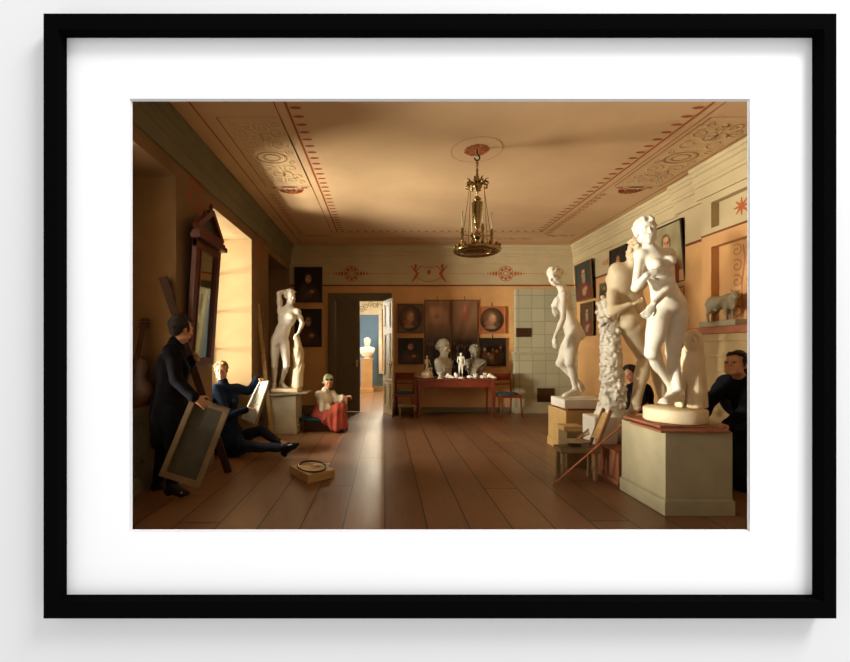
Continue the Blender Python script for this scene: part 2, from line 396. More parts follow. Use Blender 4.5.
def floor_mat():
    m = bpy.data.materials.new('oak_floorboards'); m.use_nodes = True; N = m.node_tree.nodes; L = m.node_tree.links; b = N['Principled BSDF']
    tc = N.new('ShaderNodeTexCoord'); sp = N.new('ShaderNodeSeparateXYZ'); L.new(tc.outputs['Object'], sp.inputs[0])
    def M(op, a, c=None, d=None):
        n = N.new('ShaderNodeMath'); n.operation = op
        for i, v in enumerate((a, c, d)):
            if v is None: continue
            if isinstance(v, (int, float)): n.inputs[i].default_value = v
            else: L.new(v, n.inputs[i])
        return n.outputs[0]
    q = M('DIVIDE', sp.outputs[0], .31); fl = M('FLOOR', q); fr = M('FRACT', q)
    wn = N.new('ShaderNodeTexWhiteNoise'); wn.noise_dimensions = '1D'; L.new(fl, wn.inputs['W'])
    yy = M('ADD', M('DIVIDE', sp.outputs[1], 2.6), M('MULTIPLY', wn.outputs[0], 7)); fy = M('FRACT', yy); flY = M('FLOOR', yy)
    wn2 = N.new('ShaderNodeTexWhiteNoise'); wn2.noise_dimensions = '2D'; cb = N.new('ShaderNodeCombineXYZ'); L.new(fl, cb.inputs[0]); L.new(flY, cb.inputs[1]); L.new(cb.outputs[0], wn2.inputs['Vector'])
    g1 = M('GREATER_THAN', M('ABSOLUTE', M('SUBTRACT', fr, .5)), .482); g2 = M('GREATER_THAN', M('ABSOLUTE', M('SUBTRACT', fy, .5)), .4975); gap = M('MAXIMUM', g1, g2)
    mp = N.new('ShaderNodeMapping'); mp.inputs['Scale'].default_value = (14, 1.2, 1); L.new(tc.outputs['Object'], mp.inputs[0])
    n = N.new('ShaderNodeTexNoise'); n.inputs['Scale'].default_value = 2.2; n.inputs['Detail'].default_value = 8; L.new(mp.outputs[0], n.inputs[0])
    n2 = N.new('ShaderNodeTexNoise'); n2.inputs['Scale'].default_value = 1.3; n2.inputs['Detail'].default_value = 5; L.new(tc.outputs['Object'], n2.inputs[0])
    r = N.new('ShaderNodeValToRGB'); r.color_ramp.elements[0].color = lin((88, 62, 42)); r.color_ramp.elements[1].color = lin((152, 110, 74))
    f = M('ADD', M('MULTIPLY', n.outputs[0], .6), M('ADD', M('MULTIPLY', wn2.outputs[0], .35), M('MULTIPLY', n2.outputs[0], .3))); L.new(M('SUBTRACT', f, .15), r.inputs[0])
    mx = N.new('ShaderNodeMix'); mx.data_type = 'RGBA'; L.new(gap, mx.inputs[0]); L.new(r.outputs[0], mx.inputs[6]); mx.inputs[7].default_value = lin((34, 20, 12))
    L.new(mx.outputs[2], b.inputs['Base Color'])
    L.new(M('ADD', M('MULTIPLY', n2.outputs[0], .16), .26), b.inputs['Roughness']); b.inputs['Specular IOR Level'].default_value = .45
    bp = N.new('ShaderNodeBump'); bp.inputs['Strength'].default_value = .12; bp.inputs['Distance'].default_value = .004
    L.new(M('SUBTRACT', M('MULTIPLY', n.outputs[0], .1), gap), bp.inputs['Height']); L.new(bp.outputs[0], b.inputs['Normal'])
    return m
# ------------------------------------------------------------------ room shell
XL, XR, YB, H = -2.0, 3.96, 8.39, 3.48
struct(MB().box(-2.75, 4.3, 1.1, 13.0, -.12, 0).build('floor', floor_mat(), origin=(0, 0, 0)))
# ceiling with its painted decoration
m = MB(); m.box(-2.75, 4.3, 1.1, 8.55, H, H+.15)
O = (0, 0, H-.003); U = (1, 0, 0); V_ = (0, 1, 0)
def band(pts, w_, mi, closed=False): m.m = mi; m.ribbon(O, U, V_, pts, w_, closed)
bx0, bx1, by = -.88, 2.89, 7.39
band([(bx0, 1.2), (bx0, by), (bx1, by), (bx1, 1.2)], .025, 1)
band([(bx0-.1, 1.2), (bx0-.1, by+.1), (bx1+.1, by+.1), (bx1+.1, 1.2)], .012, 1)
band([(-1.72, 1.2), (-1.72, 8.12), (3.74, 8.12), (3.74, 1.2)], .018, 1)
y = 1.3
while y < by-.1:      # tongue ornament along the border
    for x, d in ((bx0, 1), (bx1, -1)):
        m.m = 1; m.disc(O, U, V_, x+d*.075, y, .055, .022, 8)
    y += .135
x = bx0+.1
while x < bx1: m.m = 1; m.disc(O, U, V_, x, by-.06, .028, .03, 8); x += .14
for cx in (-1.28, 3.35):                      # grisaille panels
    for y0 in (3.74, 1.5):
        x0, x1, y1 = cx-.3, cx+.3, y0+1.58
        band([(x0, y0), (x1, y0), (x1, y1), (x0, y1)], .014, 3, True)
        cy = (y0+y1)/2
        for rr, mi in ((.20, 2), (.165, 3), (.13, 2), (.09, 3)):
            band([(cx+rr*math.cos(a*PI/14), cy+rr*.78*math.sin(a*PI/14)) for a in range(28)], .014, mi, True)
        for sy in (-1, 1):
            for sx in (-1, 1):
                for (ax, ay, r0, r1, tn) in ((.14, .28, .10, .02, 1.2), (.05, .42, .09, .02, -1.1), (.18, .50, .08, .02, 1.3), (.07, .60, .07, .01, -1.3), (.2, .66, .05, .01, 1.2), (.2, .12, .05, .01, 1)):
                    sp = spiral(cx+sx*ax, cy+sy*ay, r0, r1, sy*.8+sx, tn*sx)
                    band(sp, [.02-.014*i/18 for i in range(19)], 2)
                    band([(a+.012, b-.012) for a, b in sp], .006, 3)
            band([(cx, cy+sy*.2), (cx+.04, cy+sy*.4), (cx-.03, cy+sy*.62), (cx, cy+sy*.72)], [.03, .02, .02, .008], 2)
        for i in range(7):          # small red palmette beyond each panel
            a = -PI/2+(i-3)*.42
            m.m = 1; m.disc(O, U, V_, cx-math.sin((i-3)*.45)*.13, y1+.12+math.cos((i-3)*.45)*.1, .035, .05, 8)
        m.m = 1
        for i in range(5): m.disc(O, U, V_, cx+.045*math.sin((i-2)*.7), y1+.10+.06*math.cos((i-2)*.5)*(1 if i % 2 else .6), .022, .035, 8)
        for sx in (-1, 1): m.disc(O, U, V_, cx+sx*.2, y1+.05, .05, .02, 8); m.disc(O, U, V_, cx, y1+.03, .12, .016, 10)
        band(spiral(cx-.12, y1+.1, .07, .02, 0, 1.2), .014, 1); band(spiral(cx+.12, y1+.1, .07, .02, PI, -1.2), .014, 1)
    y = 5.6
    while y < 7.6:
        band(spiral(cx-.3, y, .05, .01, 0, 1.3, 10), .012, 1); y += .12
    for i in range(5): band(spiral(cx-.2+.1*i, 7.6+.05*(i % 2), .06, .01, i, 1.3, 10), .014, 1)
x = -.7
while x < 2.9:
    band(spiral(x, 7.78, .09, .015, 0, 1.4, 14), .014, 4); band(spiral(x+.12, 7.82, .08, .015, PI, -1.4, 14), .014, 4); x += .26
rc = (1.0, 4.36)
for i in range(56): 
    a0, a1 = 2*PI*i/56, 2*PI*(i+.62)/56
    band([(rc[0]+.275*math.cos(a), rc[1]+.275*math.sin(a)) for a in (a0, (a0+a1)/2, a1)], .010, 1)
for i in range(14):
    a = 2*PI*i/14
    m.m = 4 if i % 2 else 1; m.disc(O, U, V_, rc[0]+.105*math.cos(a), rc[1]+.105*math.sin(a), .034, .034, 9)
m.m = 4; m.disc((0, 0, H-.002), U, V_, rc[0], rc[1], .10, .10, 20)
for i in range(8): m.m = 1; m.disc((0, 0, H-.004), U, V_, rc[0]+.055*math.cos(i*PI/4), rc[1]+.055*math.sin(i*PI/4), .02, .02, 8)
ce = m.build('ceiling', [ceil_m, red_orn, lite_orn, dark_orn, red_orn2], origin=(0, 0, H)); struct(ce)
# left wall: three window bays, preceded by an unseen one added for side light
BAY = ((1.2, 2.1), (2.45, 3.83), (4.63, 6.01), (6.86, 8.24)); BT = 2.96; PAR = .77
m = MB()
ys = [1.1]+[v for b_ in BAY for v in b_]+[8.55]
for i in range(0, 10, 2): m.box(-2.75, XL, ys[i], ys[i+1], 0, H)
for i, (a, b_) in enumerate(BAY):
    m.m = 0; m.box(-2.75, XL, a, b_, BT, H)
    m.m = 1; m.box(-2.75, -2.26, a, b_, 0, PAR); m.box(-2.75, -2.22, a, b_, PAR-.06, PAR+.003); m.box(-2.4, -2.235, a, b_, .0, .16)
    for k in range(2):
        c0 = a+.1+k*.62; m.box(-2.4, -2.245, c0, c0+.04, .24, PAR-.14); m.box(-2.4, -2.245, c0+.52, c0+.56, .24, PAR-.14)
        m.box(-2.4, -2.245, c0, c0+.56, .24, .28); m.box(-2.4, -2.245, c0, c0+.56, PAR-.18, PAR-.14)
    m.m = 2
    if i in (0, 2):      # pale plaster on the reveals of the open window
        m.box(-2.74, XL-.004, b_-.004, b_+.001, PAR, BT); m.box(-2.74, XL-.004, a-.001, a+.004, PAR, BT); m.box(-2.74, XL-.004, a, b_, BT-.004, BT+.001)
        m.box(-2.26, XL-.004, b_-.004, b_+.001, 0, PAR)
# frieze ornament
O = (XL+.004, 0, 2.9); m.m = 3
m.ribbon(O, (0, 1, 0), (0, 0, 1), [(1.2, -.26), (8.3, -.26)], .02) if False else None
for cy in (4.23, 6.43):
    for sx in (-1, 1):
        for (ax, az, r0) in ((.1, .1, .09), (.16, -.05, .07), (.08, -.12, .06), (.05, .2, .05)):
            m.ribbon((XL+.004, cy, 2.92), (0, 1, 0), (0, 0, 1), spiral(sx*ax, az, r0, .01, 1, 1.3*sx), .022)
wl = m.build('wall_left', [ochre_shade, greyed, reveal_m, red_orn], origin=(XL, 1.1, 0)); struct(wl)
# windows: one bay open to the day, the one before it half shuttered, others shuttered
pane_m = bpy.data.materials.new('window_glass'); pane_m.use_nodes = True; N = pane_m.node_tree.nodes; N.clear()
om = N.new('ShaderNodeOutputMaterial'); mx = N.new('ShaderNodeMixShader'); tr = N.new('ShaderNodeBsdfTransparent'); gl = N.new('ShaderNodeBsdfGlossy'); gl.inputs['Roughness'].default_value = .02
mx.inputs[0].default_value = .06; L_ = pane_m.node_tree.links; L_.new(tr.outputs[0], mx.inputs[1]); L_.new(gl.outputs[0], mx.inputs[2]); L_.new(mx.outputs[0], om.inputs[0])
for i, (a, b_) in enumerate(BAY):
    m = MB(); X0 = -2.70; z0 = PAR+.005; z1 = BT-.006; a += .006; b_ -= .006
    m.box(X0, X0+.07, a, a+.06, z0, z1); m.box(X0, X0+.07, b_-.06, b_, z0, z1); m.box(X0, X0+.07, a, b_, z0, z0+.06); m.box(X0, X0+.07, a, b_, z1-.06, z1)
    m.box(X0+.01, X0+.06, (a+b_)/2-.03, (a+b_)/2+.03, z0, z1)
    for k in (1, 2, 3): zz = z0+(z1-z0)*k/4; m.box(X0+.015, X0+.055, a, b_, zz-.015, zz+.015)
    wo = m.build('window_%d' % (i+1), shutter_m if i == 3 else door_l); struct(wo)
    MB().box(X0+.03, X0+.036, a+.05, b_-.05, z0+.05, z1-.05).build('pane', pane_m, wo)
    if i == 1:
        pass
    if i in (0, 1, 3):  # leaves of the unseen bay and half-shut bay are added to block light
        for k in ((1,) if i == 1 else (0, 1)):
            ya = a+.01+k*(b_-a)/2; yb = ya+(b_-a)/2-.02
            sm_ = MB().box(-2.52, -2.47, ya, yb, z0+.01, z1-.01)
            for q in range(3):
                zz = z0+.1+q*.7; sm_.box(-2.47, -2.455, ya+.08, ya+.12, zz, zz+.6); sm_.box(-2.47, -2.455, yb-.12, yb-.08, zz, zz+.6); sm_.box(-2.47, -2.455, ya+.08, yb-.08, zz, zz+.04); sm_.box(-2.47, -2.455, ya+.08, yb-.08, zz+.56, zz+.6)
            sm_.build('shutter', shutter_m, wo, label='closed dark wooden shutter leaf')
# back wall with the doorway
DX0, DX1, DH = -1.05, 0.0, 2.35
m = MB(); m.box(-2.75, DX0, YB, YB+.16, 0, H); m.box(DX1, 4.3, YB, YB+.16, 0, H); m.box(DX0, DX1, YB, YB+.16, DH, H)
m.m = 1; m.box(XL+.001, XR-.001, YB-.012, YB, 2.66, H)
m.m = 3; m.box(XL+.001, XR-.001, YB-.02, YB, 2.64, 2.665)
m.m = 2
ZF = 2.90; OO = (0, YB-.014, ZF); U = (1, 0, 0); W = (0, 0, 1)
for cx in (-.70, 2.53):
    for r_ in (.15, .09, .05): m.ribbon(OO, U, W, [(cx+r_*math.cos(a*PI/10), r_*1.05*math.sin(a*PI/10)) for a in range(20)], .016, True)
    for i in range(8): a = i*PI/4; m.disc(OO, U, W, cx+.11*math.cos(a), .11*math.sin(a), .03, .03, 8)
    for sx in (-1, 1):
        for k in range(4): m.disc(OO, U, W, cx+sx*(.2+.06*k), 0, .028-.004*k, .05-.011*k, 8)
cx = .92
for sx in (-1, 1):
    m.ribbon(OO, U, W, [(cx+sx*.26, .17), (cx+sx*.30, .08), (cx+sx*.24, 0), (cx+sx*.3, -.1), (cx+sx*.36, -.17)], [.03, .06, .07, .045, .02])
    m.ribbon(OO, U, W, [(cx+sx*.3, .08), (cx+sx*.38, .16)], .025); m.ribbon(OO, U, W, [(cx+sx*.27, .06), (cx+sx*.16, .16)], .02); m.disc(OO, U, W, cx+sx*.28, .165, .03, .035, 10)
    m.ribbon(OO, U, W, [(cx+sx*(.26-.26*t), -.08-.09*math.sin(t*PI/2)) for t in (0, .2, .4, .6, .8, 1)], .014)
    m.ribbon(OO, U, W, [(cx+sx*(.2-.2*t), .14+.02*math.sin(t*PI*2)) for t in (0, .2, .4, .6, .8, 1)], .014)
m.disc(OO, U, W, cx, .03, .04, .055, 12)
x = -1.9
while x < 3.85:
    if not any(abs(x-c) < .42 for c in (-.70, .92, 2.53)): m.disc(OO, U, W, x, 0, .012, .012, 6)
    x += .06
m.m = 4; m.box(DX1+.14, 2.7, YB-.02, YB, 0, .1)
wb = m.build('wall_back', [ochre, cream, red_orn, red_line, greyed], origin=(0, YB, 0)); struct(wb)
# right wall with chimney breast
m = MB(); m.box(XR, 4.3, 1.1, 8.55, 0, H)
m.m = 1; m.box(XR-.012, XR, 5.29, YB-.012, 2.66, H); m.m = 2; m.box(XR-.02, XR, 5.29, YB-.02, 2.64, 2.665)
m.m = 0; m.box(XR-.07, XR, 4.88, 5.29, 0, 2.66); m.m = 1; m.box(XR-.07, XR, 4.88, 5.29, 2.66, H); m.m = 2; m.box(XR-.08, XR, 4.88, 5.29, 2.635, 2.665)
# breast in front with two sunk panels
def breast(y0, y1, py0, py1):
    xs = XR-.16
    for (z0, z1, mi, pz0, pz1) in ((0, 2.64, 0, 1.62, 2.50), (2.66, H, 1, 2.72, 3.02)):
        m.m = mi; m.box(xs, XR, y0, py0, z0, z1); m.box(xs, XR, py1, y1, z0, z1); m.box(xs, XR, py0, py1, z0, pz0); m.box(xs, XR, py0, py1, pz1, z1)
        m.box(xs+.09, XR, py0, py1, pz0, pz1)
    m.m = 2; m.box(xs-.008, XR, y0, y1, 2.64, 2.66)
breast(4.0, 4.80, 4.02, 4.66); breast(1.1, 4.0, 2.0, 3.8)
m.m = 3
for i in range(8):
    a = i*PI/4; m.ribbon((XR-.073, 4.36, 2.87), (0, 1, 0), (0, 0, 1), [(.03*math.cos(a), .03*math.sin(a)), (.1*math.cos(a), .1*math.sin(a))], [.03, .012])
m.disc((XR-.074, 4.36, 2.87), (0, 1, 0), (0, 0, 1), 0, 0, .04, .04, 12)
m.m = 4
for k in range(5):
    for sx in (-1, 1):
        m.ribbon((XR-.073, 4.34, 2.4-k*.17), (0, 1, 0), (0, 0, 1), spiral(sx*.08, 0, .075, .01, sx, 1.3*sx), .016)
m.ribbon((XR-.073, 4.34, 1.7), (0, 1, 0), (0, 0, 1), [(0, 0), (.02, .3), (-.02, .6), (0, .75)], .02)
for cy in (7.0, 5.9):
    for k in range(3):
        for sx in (-1, 1): m.ribbon((XR-.014, cy, 2.84), (0, 1, 0), (0, 0, 1), spiral(sx*(.08+.07*k), .02, .06-.012*k, .01, sx, 1.3*sx), .018)
wr = m.build('wall_right', [ochre, cream, red_line, red_orn, red_orn2], origin=(XR, 1.1, 0)); struct(wr)
# mantel block against the breast
m = MB(); m.box(XR-.24, XR-.17, 2.2, 4.86, 0, 1.48); m.box(XR-.27, XR-.17, 2.2, 4.89, 0, .14)
m.box(XR-.26, XR-.17, 2.2, 4.88, 1.22, 1.26); m.box(XR-.27, XR-.17, 2.2, 4.89, 1.40, 1.48)
for k in range(3):
    y0 = 4.72-k*.86; m.box(XR-.255, XR-.17, y0-.04, y0, .3, 1.1); m.box(XR-.255, XR-.17, y0-.7, y0-.66, .3, 1.1); m.box(XR-.255, XR-.17, y0-.7, y0, 1.06, 1.1); m.box(XR-.255, XR-.17, y0-.7, y0, .3, .34)
m.m = 1; m.box(XR-.33, XR-.162, 2.15, 4.92, 1.48, 1.56)
mt = m.build('fireplace_mantel', [pale_m, brickred], origin=(XR-.2, 3.5, 0), bevel=.006)
tag(mt, 'long pale panelled mantel with a red-brown shelf projecting along the right wall', 'mantel')
# cornices (one swept profile per wall)
def cornice(name, p0, p1, n, matl):
    prof = [(0, 3.10), (.02, 3.10), (.03, 3.15), (.03, 3.24), (.045, 3.25), (.045, 3.28), (.06, 3.30), (.06, 3.37), (.08, 3.385), (.095, 3.42), (.11, 3.43), (.11, 3.475), (0, 3.475)]
    m = MB(); p0 = np.array(p0); p1 = np.array(p1); n = np.array(n); vs = [tuple(p+n*a)+(z,) for p in (p0, p1) for a, z in prof]; k = len(prof)
    m.add(vs, [(i, (i+1) % k, k+(i+1) % k, k+i) for i in range(k)]+[tuple(range(k))[::-1], tuple(range(k, 2*k))])
    struct(m.build(name, matl))
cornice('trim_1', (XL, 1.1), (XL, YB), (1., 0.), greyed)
cornice('trim_2', (XL, YB-.012), (XR, YB-.012), (0., -1.), cream)
cornice('trim_3', (XR-.012, 5.29), (XR-.012, YB), (-1., 0.), cream)
cornice('trim_4', (XR-.075, 4.80), (XR-.075, 5.35), (-1., 0.), cream)
cornice('trim_5', (XR-.165, 1.1), (XR-.165, 4.86), (-1., 0.), cream)
struct(MB().box(XL, DX0-.14, YB-.03, YB, 0, .14).build('baseboard_back', door_m))
struct(MB().box(XR-.02, XR, 5.3, YB-.2, 0, .12).build('baseboard_right', door_m))
m = MB()
for a, b_ in ((2.1, 2.45), (3.83, 4.63), (6.01, 6.86)): m.box(XL, XL+.025, a, b_, 0, .14)
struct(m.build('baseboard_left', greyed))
# door casing, closed leaf, open leaf
m = MB()
for a, b_, d in ((.14, .0, .05), (.10, .03, .07)):
    m.box(DX0-a, DX0-b_, YB-d, YB, 0, DH+a); m.box(DX1+b_, DX1+a, YB-d, YB, 0, DH+a); m.box(DX0-b_, DX1+b_, YB-d, YB, DH+b_, DH+a)
m.box(DX0-.001, DX0+.015, YB-.03, YB+.15, 0, DH); m.box(DX1-.015, DX1+.001, YB-.03, YB+.15, 0, DH); m.box(DX0, DX1, YB-.03, YB+.15, DH-.015, DH+.001)
struct(m.build('trim_6', door_m, bevel=.004))
def leaf(hinge, ang, w_, matl, name, side):
    # local x runs from hinge along the leaf
    d = np.array([math.cos(ang), math.sin(ang), 0]); n = np.array([-d[1], d[0], 0]); h = np.array(hinge); m = MB(); Hh = DH-.03
    def bx(x0, x1, z0, z1, t0, t1): m.obox(h+d*(x0+x1)/2+n*(t0+t1)/2+np.array([0, 0, (z0+z1)/2+.01]), (d, n, (0, 0, 1)), ((x1-x0)/2, abs(t1-t0)/2, (z1-z0)/2))
    bx(0, w_, 0, Hh, -.018, .018)
    for s_ in (-1, 1):
        for z0, z1 in ((.12, .62), (.74, 1.62), (1.74, Hh-.1)):
            for e, q, t in ((.09, .115, .030), (.14, .155, .026)):
                bx(e, q, z0+e-.09, z1-e+.09, 0, s_*t); bx(w_-q, w_-e, z0+e-.09, z1-e+.09, 0, s_*t); bx(e, w_-e, z0+e-.09, z0+q-.09, 0, s_*t); bx(e, w_-e, z1-q+.09, z1-e+.09, 0, s_*t)
        bx(0, w_, .66, .70, 0, s_*.03)
    o = m.build(name, matl, bevel=.003); struct(o)
    hm = MB(); c = h+d*(w_-.06)+np.array([0, 0, 1.02])
    hm.obox(c, (d, n, (0, 0, 1)), (.018, .024, .07))
    for s_ in (-1, 1): hm.tube([c+n*s_*.02, c+n*s_*.055, c+n*s_*.055-d*.1], .009)
    hm.build('door_handle', brass, o)
leaf((DX0+.018, YB+.04, 0), 0, .505, door_m, 'door_1', 1)
leaf((DX1-.02, YB-.04, 0), -1.22, .52, door_l, 'door_2', 1)  # open leaf paler than its pair, blue room light put into the colour
# blue room beyond
YF = 12.7
m = MB(); m.box(-2.6, 3.6, YF, YF+.15, 0, 3.4); m.m = 1; m.box(-2.6, 3.6, YF-.02, YF, 2.42, 3.4); m.m = 2; m.box(-2.6, 3.6, YF-.04, YF, 0, .16); m.m = 3
rd = random.Random(4)
for k in range(14):
    x = -1.3+k*.14; m.ribbon((x, YF-.024, 2.66), (1, 0, 0), (0, 0, 1), spiral(0, rd.uniform(-.05, .1), .1, .02, k, 1.4*(-1)**k), .022)
struct(m.build('wall_far', [blue_m, mat('white_frieze', (226, 216, 184), .8), pale_m, mat('frieze_shade', (150, 148, 120), .8)], origin=(0, YF, 0)))
struct(MB().box(-2.75, -2.6, 8.55, YF, 0, 3.4).build('wall_blue_left', blue_m)); struct(MB().box(3.6, 3.75, 8.55, YF, 0, 3.4).build('wall_blue_right', blue_m))
struct(MB().box(-2.75, 3.75, 8.55, 12.85, 3.4, 3.5).build('ceiling_blue_room', mat('white_ceiling', (220, 210, 186), .9)))
# gallery wall in front
gw = mat('gallery_wall_paint', (233, 233, 233), .95, .003, 2, spec=.0)
m = MB(); ox0, ox1, oz0, oz1 = (60-VX)/F, (818-VX)/F, EYE-(601-VY)/F, EYE-(32-VY)/F
m.box(-5, ox0, 1.0, 1.1, -1.2, 5); m.box(ox1, 7, 1.0, 1.1, -1.2, 5); m.box(ox0, ox1, 1.0, 1.1, -1.2, oz0); m.box(ox0, ox1, 1.0, 1.1, oz1, 5)
struct(m.build('wall_front', gw, origin=(0, 1.05, 0)))
# ------------------------------------------------------------------ statues
def JP(Y, d):
    o = {}
    for k, v in d.items():
        o[k] = P(v[0], v[1], Y+(v[2] if len(v) > 2 else 0)) if isinstance(v, tuple) and k not in ('fd', 'hu', 'bf', 'h_l', 'h_r') else v
    return o
def plinth(name, label, x0, x1, y0, y1, h, matl, base=.13, top=None):
    m = MB(); e = .012
    m.box(x0, x1, y0, y1, base, h); m.box(x0-e, x1+e, y0-e, y1+e, 0, base-.012); m.box(x0-.004, x1+.004, y0-.004, y1+.004, base-.012, base)
    o = m.build(name, matl, origin=((x0+x1)/2, (y0+y1)/2, 0), bevel=.005); tag(o, label, 'plinth'); return o
# --- front right: crouching-modest goddess on a drum, with a draped stump
plinth('plinth', 'big pale stone-grey box plinth under the round base of the foremost standing statue', 2.20, 2.73, 3.14, 3.72, .654, mat('plinth_grey_paint', (160, 148, 114), .75, .1, 5))
m = MB(); m.box(2.14, 2.68, 3.10, 3.50, .656, .674); m.box(2.2, 2.62, 3.2, 3.70, .676, .694)
bd = m.build('wooden_board', brickred, bevel=.003); tag(bd, 'reddish brown boards lying between the foremost plinth and the round statue base', 'board')
st = thing('statue', 'foremost white plaster nude woman beside a draped stump on a round base', 'statue', (2.46, 3.42, .695))
m = MB(); m.lathe([(.0, 0), (.222, 0), (.23, .008), (.23, .10), (.222, .108), (0, .108)], (2.49, 3.44, .696), 48)
m.build('round_base', marble_warm, st)
J = JP(3.40, dict(hd=(646, 231.5), nk=(650.5, 249.5, .03), ch=(656, 267), wa=(663, 287), pe=(668.5, 306, .02),
    sr=(640.5, 255, .02), sl=(668.5, 254.5, .03), er=(635.5, 288, -.07), wr=(646.5, 275, -.17), el=(671, 286, -.06), wl=(654, 303.5, -.17),
    hr=(659, 316), hl=(677, 315, .02), kr=(651.5, 353, -.08), ar=(673, 389, .12), tr=(664, 403, -.04), kl=(672.5, 352, .0), al=(679, 393, .03), tl=(662, 402, -.20)))
J.update(fd=(-.28, -1, -.06), hu=(-.05, .05, 1), bf=(-.2, -1, 0), h_r=dict(d=(.8, -.25, .25), n=(0, 1, 0), curl=.35, flip=-1), h_l=dict(d=(-.45, .15, -.8), n=(0.1, 1, 0), curl=.7, spread=.05, flip=1))
b = S(); body(b, J, .96, True, True, .03, 'curls', 3, True)
b.mesh(.0075, 'figure', marble, st, smooth=2)
# draped stump
b = S(); rd = random.Random(8); Yt = 3.50
b.cap(P(691.5, 405, Yt), P(693.5, 352, Yt), .085, .066, k=.03); b.cap(P(693.5, 352, Yt), P(692.5, 340, Yt), .07, .06, k=.03)
b.ell(P(693.5, 341, Yt-.04), (.075, .06, .10), None, .02); 
for i in range(18):
    a = i*.42; r0 = .055*(1-i/20); b.cap(P(693, 340, Yt-.105)+np.array([r0*math.cos(a), 0, r0*1.2*math.sin(a)]), P(693, 340, Yt-.105)+np.array([r0*.95*math.cos(a+.42), 0, r0*1.15*math.sin(a+.42)]), .012, k=.006)
for i in range(15):
    a = -PI*1.05+i*.155*PI/2*1.1; x = .094*math.cos(a); y = .088*math.sin(a); t = rd.uniform(-.02, .02)
    b.cap(P(692.5, 352, Yt)+np.array([x*.75, y*.75, rd.uniform(-.02, .03)]), P(691.5, 405, Yt)+np.array([x*1.12+t, y*1.12, 0]), .013, .019, k=.004)
b.mesh(.0075, 'draped_stump', marble_warm, st, clipz=.80)
# --- bending man seen from behind, with foliage trunk
plinth('plinth', 'low brick-red wooden box plinth behind the small chair, carrying the statue seen from behind', 2.24, 3.15, 3.84, 4.75, .315, brickred, .06)
st = thing('statue', 'tall cream plaster nude man seen from behind beside a gnarled foliage trunk', 'statue', (2.7, 4.3, .316))
b = S()
b.ell((2.62, 4.42, .42), (.26, .26, .19), None, .02); b.cap((2.50, 4.25, .46), (3.0, 4.3, .46), .12, k=.05); b.cap((2.48, 4.62, .44), (3.0, 4.6, .44), .13, k=.05)
b.mesh(.014, 'rock_base', marble_warm, st, clipz=.318)
MB().box(2.18, 2.42, 4.16, 4.42, .317, .60).build('base_block', marble, st, bevel=.008)
J = JP(4.25, dict(hd=(637, 250.5, -.14), nk=(632.5, 263, -.1), ch=(627, 284), wa=(631, 303, .04), pe=(635.5, 318, .05),
    sl=(612.5, 279, .02), sr=(650, 271, .02), el=(612, 312, -.1), wl=(629, 304.5, -.17), er=(660, 292, .1), wr=(664, 312, .2),
    hl=(627, 323, .02), hr=(645, 321, .05), kl=(645, 357, .10), al=(636, 402, .0), tl=(629, 413, .26), kr=(655, 362, .14), ar=(664, 400, .05), tr=(660, 410, .3)))
J.update(fd=(-.25, 1, -.3), hu=(.1, .35, 1), bf=(0, 1, 0), h_l=dict(d=(.5, .05, .0), n=(.2, .2, .8), curl=.9, flip=1), h_r=dict(d=(0, .3, -1), n=(-1, 0, 0), curl=.6, flip=1))
b = S(); body(b, J, 1.13, False, True, .03, 'curls', 5)
b.ell(P(629, 321, 4.22), (.095, .09, .105), None, .015); b.ell(P(643, 315, 4.24), (.09, .09, .105), None, .012)
b.cap(J['hl'], J['kl'], .10, .075, k=.03); b.cap(J['kl'], J['kl']*.6+J['al']*.4, .066, .066, k=.03); b.cap(J['kl']*.6+J['al']*.4, J['al'], .064, .042, k=.03); b.cap(J['hr'], J['kr'], .10, .072, k=.03); b.cap(J['kr'], J['ar'], .066, .045, k=.03)
b.ell(P(622, 278, 4.2), (.12, .09, .14), None, .06); b.ell(P(638, 276, 4.22), (.12, .09, .14), None, .05); b.ell(P(617, 270, 4.2), (.08, .07, .08), None, .04)
b.mesh(.009, 'figure', marble_warm, st, smooth=2)
b = S(); rd = random.Random(11)
pts = [P(607, 303, 4.28), P(610, 330, 4.3), P(611, 360, 4.3), P(613, 390, 4.32), P(610, 420, 4.35)]
for i in range(4): b.cap(pts[i], pts[i+1], (.055, .07, .08, .09)[i], (.07, .08, .09, .14)[i], k=.03)
for i in range(230):
    t = rd.uniform(0, 3.95); j = int(t); c = pts[j]*(1-t+j)+pts[j+1]*(t-j); R = .060+.016*t; a = rd.uniform(0, 2*PI); a2 = a+rd.uniform(-1.2, 1.2); R2 = R*rd.uniform(.9, 1.3)
    p = c+np.array([R*math.cos(a), R*math.sin(a), 0]); q = c+np.array([R2*math.cos(a2), R2*math.sin(a2), rd.uniform(-.12, .12)])
    b.cap(p, p*.45+q*.55, rd.uniform(.014, .024), rd.uniform(.012, .018), k=.003)
    b.ell(q*.6+p*.4, (rd.uniform(.014, .026), rd.uniform(.014, .026), rd.uniform(.02, .035)), None, .003)
for i in range(40):
    c = pts[0]+np.array([rd.uniform(-.08, .09), rd.uniform(-.07, .07), rd.uniform(-.25, .04)]); b.ell(c, (rd.uniform(.018, .035),)*3, None, .006)
for i in range(7):
    a = i*.9; b.cap(pts[3]+np.array([0, 0, -.02]), pts[4]+np.array([.19*math.cos(a), .14*math.sin(a), -.03]), .05, .025, k=.03)
b.mesh(.0075, 'gnarled_trunk', marble, st, clipz=.47, smooth=0)
